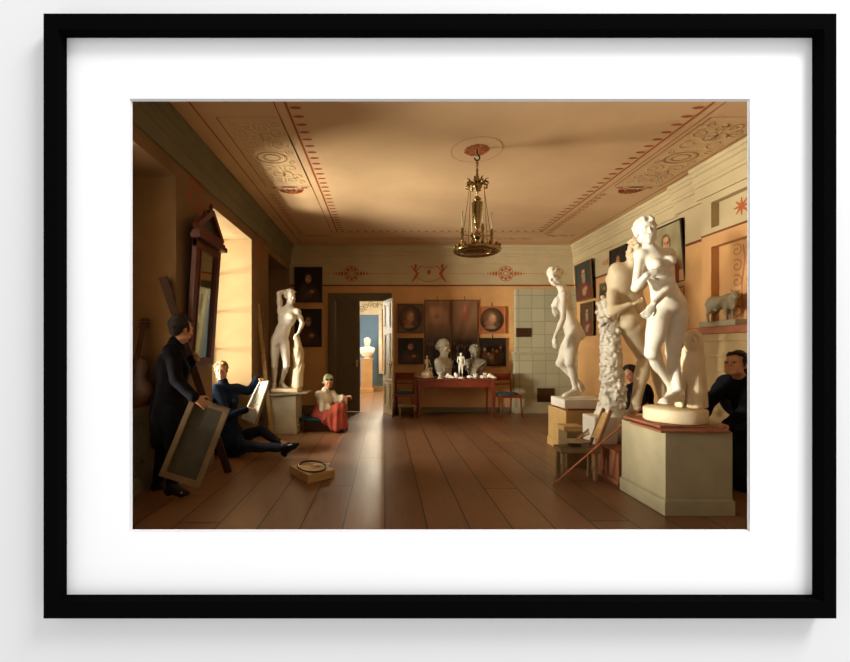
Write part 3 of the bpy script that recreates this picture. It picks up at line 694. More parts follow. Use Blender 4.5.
# --- turning nude woman by the tiled stove
plinth('plinth', 'tall ochre-painted box plinth beneath the bending nude woman statue near the tiled stove', 2.27, 2.87, 5.02, 5.56, .535, mat('plinth_ochre', (196, 158, 96), .75, .1, 5), .12)
bd = MB().box(2.30, 2.90, 5.03, 5.50, .537, .556).build('wooden_board', mahog, bevel=.003); tag(bd, 'thin reddish board lying on the ochre plinth under a white slab', 'board')
st = thing('statue', 'white plaster nude woman bowing her head, on a white slab near the tiled stove', 'statue', (2.58, 5.25, .556))
MB().box(2.27, 2.86, 5.06, 5.48, .557, .672).build('slab_base', marble, st, bevel=.008)
J = JP(5.26, dict(hd=(555, 276.5, -.02), nk=(563, 288.5), ch=(564.5, 303), wa=(569, 317), pe=(573.5, 331),
    sl=(564, 294.5, -.13), sr=(565, 293.5, .13), el=(563, 319, -.19), wl=(555, 337, -.16), er=(556, 314, .17), wr=(553, 305, .04),
    hl=(573.5, 337, -.09), hr=(572, 337, .09), kl=(569.5, 363, -.08), al=(576, 390, -.04), tl=(562, 396, -.1), kr=(560.5, 363, .04), ar=(580, 385, .06), tr=(577, 395.5, .05)))
J.update(fd=(-.85, -.55, -.42), hu=(-.4, -.1, 1), bf=(-1, 0, 0), h_l=dict(d=(-.1, .1, -1), n=(1, .2, 0), curl=.4, flip=-1), h_r=dict(d=(.0, -.6, .3), n=(1, 0, 0), curl=.3, flip=1))
b = S(); body(b, J, 1.02, True, True, .03, 'curls', 7, True)
b.mesh(.010, 'figure', marble, st, smooth=2)
# --- youth with raised arm, left
plinth('crate', 'whitewashed wooden packing crate carrying the youth statue beside the dark window bay', -1.80, -1.38, 6.19, 6.62, .60, mat('crate_white', (196, 184, 148), .75, .14, 5, bump=.1), .13)['category'] = 'crate'
m = MB(); m.obox((-1.50, 6.38, .622), ((1, .12, .05), (0, 1, 0), (0, 0, 1)), (.30, .24, .012))
bd = m.build('wooden_board', oldpine); tag(bd, 'thin warped grey board lying on the whitewashed crate under the youth statue', 'board')
st = thing('statue', 'white plaster nude youth with one arm raised over his head, leaning on a stump', 'statue', (-1.56, 6.40, .64))
MB().box(-1.78, -1.36, 6.22, 6.58, .64, .695).build('slab_base', marble_warm, st, bevel=.006)
J = JP(6.40, dict(hd=(290.5, 297), nk=(289, 306.5), ch=(287, 318), wa=(283, 330), pe=(279.5, 340),
    sr=(280.5, 311, .0), sl=(297.5, 312, .0), er=(279, 293.5, -.02), wr=(287, 290.5, .06), el=(302.5, 323.5, .04), wl=(298.5, 333, -.06),
    hr=(275.5, 343), hl=(284.5, 343.5), kr=(274.5, 366, -.04), ar=(274, 385, .04), tr=(272.5, 390.5, -.18), kl=(286.5, 365, -.1), al=(281.5, 383, .1), tl=(288, 389, -.04)))
J.update(fd=(.65, -.75, -.1), hu=(0, 0, 1), bf=(0, -1, 0), h_r=dict(d=(.8, .2, .0), n=(0, .3, -1), curl=.3, flip=1), h_l=dict(d=(-.5, -.3, -.5), n=(0, 0, -1), curl=.7, flip=-1))
b = S(); body(b, J, .96, False, True, .03, 'curls', 9)
b.mesh(.010, 'figure', marble, st, smooth=2)
b = S(); rd = random.Random(3)
b.cap(P(297, 390, 6.42), P(299, 352, 6.42), .095, .075, k=.03); b.cap(P(299, 352, 6.42), P(296.5, 336, 6.42), .07, .045, k=.03)
for i in range(26):
    a = rd.uniform(0, 2*PI); z = rd.uniform(.7, 1.25); b.cap((-1.39+.07*math.cos(a), 6.42+.07*math.sin(a), z), (-1.39+.08*math.cos(a+.4), 6.42+.08*math.sin(a+.4), z+.12), .016, k=.012)
b.mesh(.010, 'tree_stump', marble_warm, st, clipz=.695)
# ------------------------------------------------------------------ people
def face_bits(p, c, fd, up, s):
    r, f, u = axes(fd, up)
    for x in (-1, 1): q = np.array(c)+(r*x*.030+f*.089+u*.001)*s; MB().lathe([(0, -.007*s), (.010*s, -.004*s), (.010*s, .004*s), (0, .007*s)], q, 8).build('eye', eye_m, p)
def hair(p, c, fd, up, s, matl, seed, back=.0):
    r, f, u = axes(fd, up); b = S(); L = lambda x, y, z: np.array(c)+(r*x+f*y+u*z)*s; rd = random.Random(seed)
    b.ell(L(0, -.035, .038), (.082*s, .086*s, .086*s), (r, f, u), .01); b.ell(L(0, -.058, -.015), (.066*s, .046*s, .06*s), (r, f, u), .02)
    for i in range(70):
        z = rd.uniform(-.35, 1); a = rd.uniform(0, 2*PI); q = math.sqrt(1-z*z); x, y = q*math.cos(a), q*math.sin(a)
        if y > .3 and z < .55: continue
        rr = rd.uniform(.016, .026)*s; b.ell(L(x*.078, -.016+y*.092, .034+z*.088), (rr, rr, rr*.8), (r, f, u), .008)
    for x in (-1, 1): b.ell(L(x*.076, .018, .0), (.008*s, .016*s, .03*s), (r, f, u), .006)
    b.mesh(.008, 'hair', matl, p)
lapel_m = mat('lapel_cloth', (38, 38, 44), .9, .2, 14)
def fold(fr, amp, ph=0): return lambda x, y, z: amp*np.sin(fr*(x+.6*y)+ph+3*np.sin(7*z))
def coat(p, J, s, matl, skirt=(), name='coat', inf=1.0, k=.03, skip=()):
    b = S(); g = lambda n: np.array(J[n], float)
    upc = nrm(g('nk')-g('wa')); lat = nrm(g('sr')-g('sl')); fw = np.cross(upc, lat); A = (lat, fw, upc); dp = fold(34, .004)
    b.ell(g('ch'), np.array((.175, .135, .185))*s*inf, A, k, disp=dp); b.ell(g('wa'), np.array((.15, .118, .15))*s*inf, A, .05, disp=dp); b.ell(g('pe'), np.array((.17, .13, .12))*s*inf, A, .05, disp=dp)
    b.cap(g('sl'), g('sr'), .072*s, k=.04); b.cap(g('nk')-upc*.02, g('nk')+(g('hd')-g('nk'))*.25, .078*s, .066*s, k=.02)
    for sd in 'lr':
        if sd in skip: continue
        b.cap(g('s'+sd), g('e'+sd), .072*s, .056*s, k=k, disp=dp); e, w_ = g('e'+sd), g('w'+sd); b.cap(e, e+(w_-e)*.93, .056*s, .042*s, k=.015, disp=dp); b.cap(e+(w_-e)*.84, e+(w_-e)*.96, .045*s, .045*s, k=.004)
    for (a, c_, ra, rb) in skirt: b.cap(a, c_, ra, rb, k=.05, disp=fold(40, .007, 1))
    b.mesh(.011, name, matl, p)
    # lapels
    for x in (-1, 1):
        m = MB(); q0 = g('nk')+lat*x*.06*s-upc*.01; q1 = g('ch')+fw*.142*s+lat*x*.06*s; q2 = g('wa')+fw*.125*s+lat*x*.01*s
        m.beam(q0+fw*.05*s, q1, .05*s, .012*s, lat); m.beam(q1, q2, .04*s, .012*s, lat); m.build('lapel', lapel_m, p)
    return b
def trousers(p, J, s, matl, inf=1.0):
    b = S(); g = lambda n: np.array(J[n], float)
    b.ell(g('pe'), np.array((.155, .125, .11))*s, None, .03); dp = fold(30, .004)
    for sd in 'lr':
        b.cap(g('h'+sd), g('k'+sd), .098*s, .07*s, k=.03, disp=dp); b.cap(g('k'+sd), g('k'+sd)+(g('a'+sd)-g('k'+sd))*1.03, .07*s, .052*s, k=.02, disp=dp)
    b.mesh(.011, 'trousers', matl, p)
def shoes(p, J, s):
    for sd in 'lr':
        b = S(); a = np.array(J['a'+sd]); t = np.array(J['t'+sd]); d = nrm(t-a); u = np.array(J.get('shoe_up', (0, 0, 1)), float)
        fl = d-u*d.dot(u); fl = nrm(fl); heel = a-fl*.03*s-u*.055*s; ball = t-fl*.06*s
        b.cap(a, heel, .044*s, .038*s, k=.02); b.cap(heel, ball, .036*s, .034*s, k=.02); b.cap(ball, t, .036*s, .022*s, k=.02); b.cap(a, ball, .045*s, .03*s, k=.03)
        b.cap(heel-u*.012, heel-u*.022, .03*s, k=.004)
        b.mesh(.009, 'shoe', leather, p)
def person(label, J, s, loc, female=False, cat='person'):
    p = thing('person', label, cat, loc); b = S(); body(b, J, s, female, False, .03, None)
    b.mesh(.009, 'body', skin, p); return p
def cravat(p, J, s, matl):
    b = S(); g = lambda n: np.array(J[n], float); b.cap(g('nk')+(g('hd')-g('nk'))*.28, g('nk')+(g('hd')-g('nk'))*.42, .06*s, .055*s, k=.01); b.mesh(.009, 'cravat', matl, p)
# standing man, left
J = JP(3.56, dict(hd=(181.5, 329), nk=(175, 346), ch=(172.5, 367), wa=(170, 388), pe=(169.5, 405),
    sl=(177, 352.5, .17), sr=(172, 352, -.17), el=(181, 377, .22), wl=(193, 358.5, .20), er=(177, 380, -.24), wr=(195, 398, -.30),
    hl=(171, 411, .08), hr=(169, 411, -.08), kl=(164, 448, .12), al=(159, 480, .18), tl=(172, 487, .22), kr=(174, 449, -.08), ar=(172, 484, -.10), tr=(188, 493, -.12)))
J.update(fd=(.52, .85, -.12), hu=(.1, 0, 1), bf=(1, .1, 0), h_r=dict(d=(.5, .1, -.35), n=(-.2, .8, -.3), curl=1.0, flip=1), h_l=dict(d=(.5, -.3, .1), n=(.2, -.8, 0), curl=.9, flip=-1))
p = person('person in long black coat standing by the mirror, lifting a stretched canvas', J, .97, (J['pe'][0], J['pe'][1], 0))
g = lambda n: np.array(J[n])
coat(p, J, .97, black_cloth, [(g('pe'), P(164, 438, 3.60), .14, .115), (g('pe'), P(172, 434, 3.52), .13, .11)])
trousers(p, J, .97, trouser); shoes(p, J, 1.0); hair(p, g('hd'), J['fd'], J['hu'], 1.0, hair_d, 2); face_bits(p, g('hd'), J['fd'], J['hu'], .97)
# seated man drawing, left
J = JP(5.15, dict(hd=(221.5, 370.5), nk=(223.5, 385.5), ch=(226, 402), wa=(226, 421), pe=(227, 434),
    sr=(216, 390, -.10), sl=(236.5, 389, .06), er=(228, 417, -.26), wr=(246.5, 409.5, -.16), el=(249, 391, .14), wl=(257.5, 378.5, .15),
    hr=(228, 440, -.14), hl=(234, 440, .02), kr=(250, 447, -.36), ar=(284, 447.5, -.42), tr=(298, 444, -.46), kl=(261, 430, -.02), al=(277, 441, -.12), tl=(289, 443.5, -.16)))
J.update(fd=(.20, -1, -.02), hu=(-.06, 0, 1), bf=(.6, -.8, 0), h_r=dict(d=(.6, .4, .1), n=(.2, .4, -.8), curl=.8, flip=1), h_l=dict(d=(.6, 0, -.1), n=(0, 0, -1), curl=.7, flip=-1), shoe_up=(-.45, 0, 1))
p = person('person in dark blue coat seated by the bright window, drawing', J, .92, (J['pe'][0], J['pe'][1], 0))
g = lambda n: np.array(J[n])
coat(p, J, .95, navy_cloth, [(g('pe'), P(232, 443, 5.0), .19, .13), (P(228, 438, 5.1), P(216, 446, 5.05), .17, .11), (g('hr'), P(240, 447, 4.85), .16, .10)])
trousers(p, J, .92, mat('navy_trousers', (26, 32, 46), .9, .2, 14)); shoes(p, J, .95); hair(p, g('hd'), J['fd'], J['hu'], .94, hair_b, 4); face_bits(p, g('hd'), J['fd'], J['hu'], .92)
# seated woman
J = JP(6.52, dict(hd=(328.5, 382), nk=(325.5, 391.5), ch=(325, 400.5), wa=(323.5, 410), pe=(323, 414.5),
    sr=(319, 394.5, -.04), sl=(332, 394, .06), er=(325, 408.5, -.12), wr=(341, 410.5, -.14), el=(338.5, 400.5, .02), wl=(345, 397, -.02),
    hr=(325, 416, -.1), hl=(327, 416, .06), kr=(339, 409, -.16), ar=(338, 426, -.2), tr=(343, 430.5, -.28), kl=(341, 408, .02), al=(343, 426, .0), tl=(347, 430, -.06)))
J.update(fd=(.28, -1, -.22), hu=(.1, -.2, 1), bf=(.5, -1, 0), h_r=dict(d=(.7, 0, .1), n=(0, .2, .9), curl=.9, flip=-1), h_l=dict(d=(.5, -.1, .1), n=(0, .2, -.9), curl=.9, flip=1))
p = person('person in white blouse, red dress and green headscarf holding a short stick', J, .88, (J['pe'][0], J['pe'][1], 0), True)
g = lambda n: np.array(J[n]); redc = mat('red_dress', (196, 88, 66), .9, .15, 12, bump=.2); whc = mat('white_blouse', (226, 216, 184), .9, .08, 12, bump=.2); scf = mat('green_grey_scarf', (142, 146, 106), .9, .12, 12, bump=.2)
b = S(); dp = fold(55, .008)
b.ell(g('ch'), (.135, .115, .12), None, .03); b.cap(g('sl'), g('sr'), .06, k=.03); b.cap(g('nk')-np.array([0, 0, .01]), g('nk')+np.array([0, 0, .02]), .06, k=.02)
for sd in 'lr':
    b.cap(g('s'+sd), g('e'+sd), .056, .074, k=.03, disp=dp); b.cap(g('e'+sd), g('e'+sd)+(g('w'+sd)-g('e'+sd))*.55, .08, .062, k=.02, disp=dp); b.cap(g('e'+sd)+(g('w'+sd)-g('e'+sd))*.5, g('e'+sd)+(g('w'+sd)-g('e'+sd))*.7, .05, .04, k=.01)
b.mesh(.010, 'blouse', whc, p)
b = S(); b.ell(g('wa'), (.155, .135, .13), None, .04); b.ell(g('pe'), (.19, .16, .12), None, .05, disp=fold(45, .008))
b.cap(g('wa'), g('ch')+np.array([0, -.0, -.02]), .13, .118, k=.03)
for sd in 'lr':
    b.cap(g('h'+sd), g('k'+sd), .12, .09, k=.05, disp=fold(45, .008)); b.cap(g('k'+sd), g('a'+sd), .09, .10, k=.05, disp=lambda x, y, z: .012*np.sin(60*x)); 
b.cap(P(330, 418, 6.4), P(336, 427, 6.35), .13, .09, k=.05, disp=lambda x, y, z: .012*np.sin(60*x))
b.cap(g('al')*.5+g('ar')*.5, g('al')*.5+g('ar')*.5+np.array([-.05, 0, 0]), .085, k=.04, disp=lambda x, y, z: .012*np.sin(60*x))
b.mesh(.010, 'dress', redc, p, clipz=.012)
shoes(p, J, .8)
r, f, u = axes(J['fd'], J['hu']); b = S(); c = g('hd')
b.ell(c-f*.035+u*.05, (.082, .088, .074), (r, f, u), .01); b.cap(c-f*.085, c-f*.10-u*.10, .035, .015, k=.03); b.cap(c+f*.025+u*.09-r*.045, c+f*.025+u*.09+r*.045, .026, k=.015)
b.cap(c+r*.07-f*.01, c+r*.075-u*.02-f*.03, .02, k=.01)
b.mesh(.009, 'headscarf', scf, p)
b = S(); b.cap(c+f*.048+u*.048-r*.04, c+f*.048+u*.05+r*.04, .018, k=.01); b.mesh(.009, 'hair', hair_d, p); face_bits(p, c, J['fd'], J['hu'], .88)
# man leaning at the right
J = JP(3.62, dict(hd=(736, 364.5, -.04), nk=(744, 380), ch=(742, 400), wa=(746, 426, .06), pe=(750, 446, .14),
    sr=(726, 382.5, .08), sl=(754, 384, -.10), er=(712, 398, .02), wr=(704.5, 414, -.05), el=(744, 413, -.24), wl=(727, 424.5, -.22),
    hr=(744, 452, .2), hl=(756, 452, .08), kr=(742, 476, .12), ar=(746, 498, .3), tr=(732, 502, .22), kl=(752, 478, -.02), al=(756, 502, .14), tl=(742, 508, .04)))
J.update(fd=(-.95, -.38, .25), hu=(-.1, 0, 1), bf=(-1, -.3, 0), h_r=dict(d=(-.8, 0, -.4), n=(0, 0, -1), curl=.4, flip=1), h_l=dict(d=(-.9, -.1, -.15), n=(0, .1, -1), curl=.9, flip=1))
p = person('dark-haired person in a black coat leaning on the edge of the foremost plinth', J, .95, (J['pe'][0], J['pe'][1], 0))
g = lambda n: np.array(J[n])
coat(p, J, .95, black_cloth, [(g('pe'), P(748, 478, 3.72), .17, .16)])
trousers(p, J, .95, trouser); shoes(p, J, .95); hair(p, g('hd'), J['fd'], J['hu'], .96, hair_d, 6); face_bits(p, g('hd'), J['fd'], J['hu'], .95); cravat(p, J, .95, black_cloth)
# boy behind the statue
J = JP(4.95, dict(hd=(630.5, 373.5), nk=(637, 384), ch=(641, 394), wa=(645, 408), pe=(648, 420, .05),
    sr=(631, 389, .06), sl=(645, 389, -.10), er=(632, 405, .08), wr=(625, 414, -.02), el=(642, 405, -.2), wl=(630, 414, -.2),
    hr=(645, 424, .1), hl=(648, 425, -.06), kr=(626, 417, .08), ar=(627, 440, .1), tr=(618, 446, .06), kl=(628, 419, -.14), al=(629, 442, -.12), tl=(620, 448, -.16)))
J.update(fd=(-.8, -.25, -.45), hu=(-.4, 0, 1), bf=(-1, -.2, 0))
p = person('dark-haired person in black jacket half hidden behind the legs of the tall statue', J, .8, (J['pe'][0], J['pe'][1], 0))
g = lambda n: np.array(J[n])
coat(p, J, .82, black_cloth, []); trousers(p, J, .8, mat('slate_trousers', (48, 58, 62), .9, .15, 14)); shoes(p, J, .8); hair(p, g('hd'), J['fd'], J['hu'], .85, hair_d, 12)
zb = g('pe')[2]-.10; m = MB(); bx_ = g('pe'); m.box(bx_[0]-.16, bx_[0]+.16, bx_[1]-.18, bx_[1]+.18, 0, zb-.03); m.box(bx_[0]-.19, bx_[0]+.19, bx_[1]-.2, bx_[1]+.2, zb-.03, zb)
tag(m.build('wooden_box', oldpine, bevel=.004), 'low wooden box under the half-hidden sitter', 'box')
# ------------------------------------------------------------------ chandelier
cx, cy = 1.0, 4.34
ch = thing('chandelier', 'gilt brass hanging chandelier with a tapered vase, leaf crown and candle ring', 'chandelier', (cx, cy, 2.36))
m = MB(); m.tube([(cx, cy, 3.478), (cx, cy, 3.42)], .008, 8)
m.tube([(cx+.028*math.sin(a), cy, 3.385-.03*math.cos(a+PI)) for a in [i*PI/8 for i in range(13)]], .008, 8); m.build('hook', leather, ch)
for i, z in enumerate((3.345, 3.315, 3.285)):
    pts = [(cx+(.012*math.cos(a) if i % 2 else 0), cy+(0 if i % 2 else .012*math.cos(a)), z+.022*math.sin(a)) for a in [k*PI/6 for k in range(12)]]
    MB().tube(pts, .0045, 6, True).build('chain_link', brass, ch)
MB().lathe([(0, 3.27), (.012, 3.265), (.016, 3.25), (.01, 3.23), (.016, 3.19), (.028, 3.15), (.034, 3.13), (.020, 3.125), (.045, 3.11), (.058, 3.09), (.05, 3.06), (.022, 3.045), (.014, 3.01), (.010, 2.985), (0, 2.98)], (cx, cy, 0), 20).build('crown_stem', brass, ch)
for i in range(8):
    a = i*PI/4+.3; d = np.array([math.cos(a), math.sin(a), 0]); c = np.array([cx, cy, 3.10]); u = np.array([0, 0, 1.])
    m = MB(); m.tube([c+d*.04, c+d*.08+u*.02, c+d*.115+u*.005, c+d*.12-u*.03, c+d*.098-u*.04, c+d*.095-u*.018], [.011, .012, .012, .010, .009, .006], 7)
    m.tube([c+d*.085+u*.02, c+d*.10+u*.045, c+d*.125+u*.04], [.01, .008, .004], 6); m.build('leaf_scroll', brass, ch)
MB().lathe([(0, 2.975), (.012, 2.97), (.03, 2.955), (.045, 2.935), (.03, 2.925), (.018, 2.915), (.05, 2.905), (.062, 2.895), (.058, 2.88), (.055, 2.80), (.047, 2.74), (.036, 2.68), (.026, 2.655), (.034, 2.645), (.030, 2.63), (.012, 2.615), (.012, 2.585), (.030, 2.57), (.042, 2.55), (.042, 2.53), (.030, 2.505), (.012, 2.49), (.024, 2.47), (.026, 2.455), (.012, 2.435), (.01, 2.42), (0, 2.415)], (cx, cy, 0), 24).build('vase', brass, ch)
m = MB(); m.lathe([(.17, 2.395), (.20, 2.41), (.235, 2.405), (.256, 2.385), (.25, 2.365), (.225, 2.352), (.185, 2.355), (.165, 2.37), (.17, 2.395)], (cx, cy, 0), 40)
m.lathe([(.0, 2.352), (.05, 2.350), (.11, 2.36), (.17, 2.378), (.17, 2.372), (.11, 2.352), (.05, 2.343), (0, 2.342)], (cx, cy, 0), 40); m.build('ring_bowl', brass, ch)
for i in range(16):
    a = i*PI/8; MB().lathe([(0, .0), (.016, .008), (.02, .02), (.012, .034), (0, .038)], (cx+.235*math.cos(a), cy+.235*math.sin(a), 2.40), 10).build('bead', brass, ch)
candle_m = mat('candle_wax', (226, 212, 170), .5, .05)
for i in range(4):
    a = i*PI/2+.12; px_, py_ = cx+.165*math.cos(a), cy+.165*math.sin(a)
    h_ = MB().lathe([(0, 2.39), (.026, 2.395), (.02, 2.42), (.010, 2.43), (.012, 2.47), (.02, 2.48), (.014, 2.50), (.011, 2.54), (.018, 2.56), (.014, 2.60), (.010, 2.62), (0, 2.62)], (px_, py_, 0), 14).build('candle_holder', brass, ch)
    MB().tube([(px_, py_, 2.62), (px_, py_, 2.80)], .0075, 8).build('candle', candle_m, h_)
    MB().tube([(cx+.04*math.cos(a), cy+.04*math.sin(a), 2.54), (px_, py_, 2.545)], .005, 6).build('cross_bar', brass, ch)
    b0 = np.array([cx+.105*math.cos(a+.4), cy+.105*math.sin(a+.4), 3.06]); b1 = np.array([cx+.20*math.cos(a+.2), cy+.20*math.sin(a+.2), 2.40])
    MB().tube([b0+(b1-b0)*t-np.array([0, 0, .06*math.sin(t*PI)])*.3 for t in (0, .25, .5, .75, 1)], .0035, 5).build('hanging_chain', brass, ch)
# ------------------------------------------------------------------ back wall: table and what stands on it
T0, T1, TY0, TY1, TH = .645, 2.105, 7.68, 8.2, .745
t = thing('table', 'mahogany writing table with tapering legs covered in plaster casts', 'table', (1.37, 7.95, 0))
MB().box(T0-.03, T1+.03, TY0-.03, TY1+.03, TH-.03, TH).build('tabletop', mahog, t, bevel=.006)
m = MB(); m.box(T0+.02, T1-.02, TY0+.01, TY1-.01, TH-.165, TH-.031); m.build('apron', mahog, t)
dr = MB().box(T0+.10, T1-.10, TY0+.0, TY0+.012, TH-.15, TH-.045).build('drawer', mahog, t, bevel=.004)
MB().lathe([(0, 0), (.012, .004), (.012, .012), (0, .016)], (1.37, TY0-.012, TH-.1), 10).build('knob', brass, dr)
for x in (T0+.025, T1-.025):
    for y in (TY0+.025, TY1-.025):
        m = MB(); a, c = .026, .015; vs = [(x+i*q, y+j*q, z) for z, q in ((0, c), (TH-.17, a), (TH-.031, a)) for i, j in ((-1, -1), (1, -1), (1, 1), (-1, 1))]
        m.add(vs, [(0, 3, 2, 1), (8, 9, 10, 11)]+[(4*k+i, 4*k+(i+1) % 4, 4*k+4+(i+1) % 4, 4*k+4+i) for k in (0, 1) for i in range(4)]); m.build('leg', mahog, t)
def bust(px, top, bot, Y, name, label, matl, fd, s, drape=True, curls='curls', group=None, seed=1, z0=TH, cat='bust', wide=1):
    q = P(px, bot, Y); x, y = q[0], Y; H_ = (bot-top)/F*Y
    st = thing(name, label, cat, (x, y, z0)); b = S(); fdn = nrm(fd); lat = np.cross(fdn, (0, 0, 1)); A = (lat, fdn, np.array([0, 0, 1.]))
    hc = np.array([x, y, z0+H_-.125*s]); sh = hc[2]-.155*s
    head(b, hc, fd, (0, 0, 1), s, curls, seed, False, .008)
    b.cap((x, y, sh-.02), hc-np.array([0, 0, .07*s]), .062*s, .052*s, k=.04)
    c = np.array([x, y, sh-.105*s]); b.ell(c, (.2*s*wide, .11*s, .15*s), A, .04); b.cap(c+lat*.15*s*wide+[0, 0, .06*s], c-lat*.15*s*wide+[0, 0, .06*s], .065*s, k=.04)
    b.ell(c-[0, 0, .1*s], (.13*s*wide, .09*s, .11*s), A, .04)
    if drape:
        for i in range(7):
            o = lat*(-.17+.02*i)*s*wide+fdn*.07*s+np.array([0, 0, .07-.012*i])*s; e = lat*(.15-.01*i)*s*wide+fdn*.10*s+np.array([0, 0, -.04-.03*i])*s
            mid = (o+e)/2+fdn*.04*s-np.array([0, 0, .05*s]); b.cap(c+o, c+mid, .017*s, k=.003); b.cap(c+mid, c+e, .017*s, .014*s, k=.003)
    b.mesh(.0065, 'head_and_shoulders', matl, st, clipz=z0+.05*s, smooth=0)
    MB().lathe([(0, .001), (.09*s, .001), (.09*s, .015*s), (.06*s, .03*s), (.065*s, .07*s), (0, .07*s)], (x, y, z0), 24).build('socle', matl, st)
    return st
bust(443.5, 338, 375, 8.02, 'bust', 'large plaster bust wearing a turban, looking right, tallest cast on the mahogany table', plaster_grey, (.75, -.65, 0), 1.3, True, 'curls', seed=2, wide=.92)
# turban rolls are part of that bust
st = bpy.data.objects['bust']; q = P(443.5, 344.5, 8.02); b = S(); b.ell(q+np.array([0, 0, .045]), (.105, .1, .075), None, .01)
for i in range(8):
    a = i*.8; b.cap(q+np.array([.10*math.cos(a), .09*math.sin(a), .015*math.sin(i*2)]), q+np.array([.10*math.cos(a+.8), .09*math.sin(a+.8), .02*math.sin(i*2+2)]), .033, k=.008)
    b.cap(q+np.array([.08*math.cos(a), .07*math.sin(a), .06]), q+np.array([.07*math.cos(a+1.2), .07*math.sin(a+1.2), .07]), .032, k=.008)
b.mesh(.010, 'turban', plaster_grey, st)
bust(475, 341, 374, 8.02, 'bust', 'grey smooth-haired plaster bust facing front near the right end of the table', mat('plaster_dim', (128, 118, 98), .6, .1, 6), (-.1, -1, 0), 1.12, True, 'curls', seed=5, wide=.95)
# small child figure on a dish
def fig(name, label, base, H_, pose, matl, fd, seed=1, cat='figurine', female=False, vox=.009, z0=TH):
    """small standing or seated figure; pose maps joints to fractions of height"""
    fd = nrm(fd); up = np.array([0, 0, 1.]); r = np.cross(fd, up); B0 = np.array(base, float)
    J = {k: B0+(r*v[0]+fd*v[1]+up*v[2])*H_ for k, v in pose.items()}; J.update(fd=fd, hu=up, bf=fd)
    st = thing(name, label, cat, (base[0], base[1], z0)); b = S(); body(b, J, H_/1.72, female, True, .03, 'curls', seed)
    return st, b, J
STAND = dict(hd=(0, .02, .925), nk=(0, -.01, .845), ch=(0, 0, .735), wa=(0, 0, .625), pe=(0, 0, .53), sl=(-.11, 0, .815), sr=(.11, 0, .815), el=(-.14, -.02, .64), er=(.15, 0, .65), wl=(-.13, .06, .51), wr=(.10, .10, .56), hl=(-.05, 0, .50), hr=(.05, 0, .50), kl=(-.055, .02, .28), kr=(.065, .04, .28), al=(-.05, -.02, .05), ar=(.08, -.02, .05), tl=(-.06, .09, .012), tr=(.10, .08, .012))
SIT = dict(hd=(.02, .03, 1.12), nk=(0, 0, 1.0), ch=(0, 0, .86), wa=(0, 0, .70), pe=(0, 0, .58), sl=(-.12, 0, .96), sr=(.12, 0, .96), el=(-.2, .02, .78), er=(.18, .06, .78), wl=(-.12, .15, .68), wr=(.05, .2, .78), hl=(-.06, .02, .53), hr=(.06, .02, .53), kl=(-.12, .24, .58), kr=(.12, .24, .56), al=(-.08, .22, .30), ar=(.1, .26, .30), tl=(-.1, .32, .25), tr=(.12, .36, .25))
bx_ = P(427, 372, 7.92)
st, b, J = fig('figurine', 'small plaster child figure seated on a round dish at the table left end', (bx_[0], 7.92, TH-.03), .40, SIT, marble_warm, (.5, -.8, 0), 4)
b.ell((bx_[0], 7.92, TH+.07), (.12, .11, .09), None, .03); b.mesh(.008, 'figure', marble_warm, st, clipz=TH+.03, smooth=0)
MB().lathe([(0, .001), (.10, .001), (.17, .02), (.175, .03), (.15, .032), (0, .034)], (bx_[0]-.02, 7.92, TH), 28).build('dish', marble_warm, st)
q = P(461, 374, 7.80)
st, b, J = fig('figurine', 'slender white standing figure statuette at the middle of the table', (q[0], 7.80, TH+.03), .47, STAND, marble, (-.2, -1, 0), 6)
b.mesh(.007, 'figure', marble, st, smooth=0); MB().lathe([(0, .001), (.075, .001), (.075, .03), (0, .03)], (q[0], 7.80, TH), 20).build('round_base', marble, st)
q = P(458.5, 372, 8.08); dimp = mat('bronze_dark_cast', (66, 56, 42), .6, .15, 6)
st, b, J = fig('figurine', 'dark flayed-looking crouching cast behind the slender white statuette', (q[0], 8.08, TH-.12), .62, SIT, dimp, (-.3, -1, 0), 8)
b.ell((q[0], 8.08, TH+.1), (.09, .10, .12), None, .04); b.mesh(.010, 'figure', dimp, st, clipz=TH+.002)
m = MB(); q = P(440, 374, 7.76); m.lathe([(0, .001), (.06, .001), (.062, .015), (.03, .03), (.022, .06), (.05, .10), (.075, .125), (.07, .13), (.04, .11), (0, .105)], (q[0], 7.76, TH), 22)
tag(m.build('plaster_goblet', marble, origin=(q[0], 7.76, TH)), 'little white footed cup standing before the turbaned bust', 'cup')
frag = [(450, 'plaster foot lying just right of the small cup on the table', 'foot'), (456.3, 'rounded white plaster fragment standing upright left of the slender statuette', 'lump'), (469.5, 'white plaster hand lying between the statuette and the right bust', 'hand'), (475.5, 'small plaster fragment lying in front of the grey smooth bust', 'lump'), (482.5, 'cluster-shaped plaster ear cast nearest the right table corner but one', 'hand'), (485.5, 'raised plaster mask fragment near the right end of the table', 'lump'), (491.5, 'flat plaster foot at the far right end of the table', 'foot')]
for i, (px, lab, kd) in enumerate(frag):
    Yq = 7.76 if i != 5 else 7.95; q = P(px, 374, Yq); x = q[0]; b = S(); rd = random.Random(20+i)
    if kd == 'foot':
        foot(b, np.array([x-.04, Yq, TH+.075]), np.array([x+.09, Yq-.03, TH+.02]), .8)
    elif kd == 'hand':
        b.ell((x, Yq, TH+.035), (.055, .045, .034), None, .01); hand(b, (x-.03, Yq, TH+.03), (.8, -.3, .05), (0, 0, -1), .9, .4)
    else:
        b.ell((x, Yq, TH+.05), (.045, .04, .055), None, .01)
        for k in range(6): b.ell((x+rd.uniform(-.04, .04), Yq+rd.uniform(-.03, .03), TH+rd.uniform(.02, .1)), rd.uniform(.015, .025), None, .01)
    o = b.mesh(.008, 'plaster_cast', marble, None, (x, Yq, TH), clipz=TH+.002); tag(o, lab, 'plaster cast', 'small plaster casts on the mahogany table')
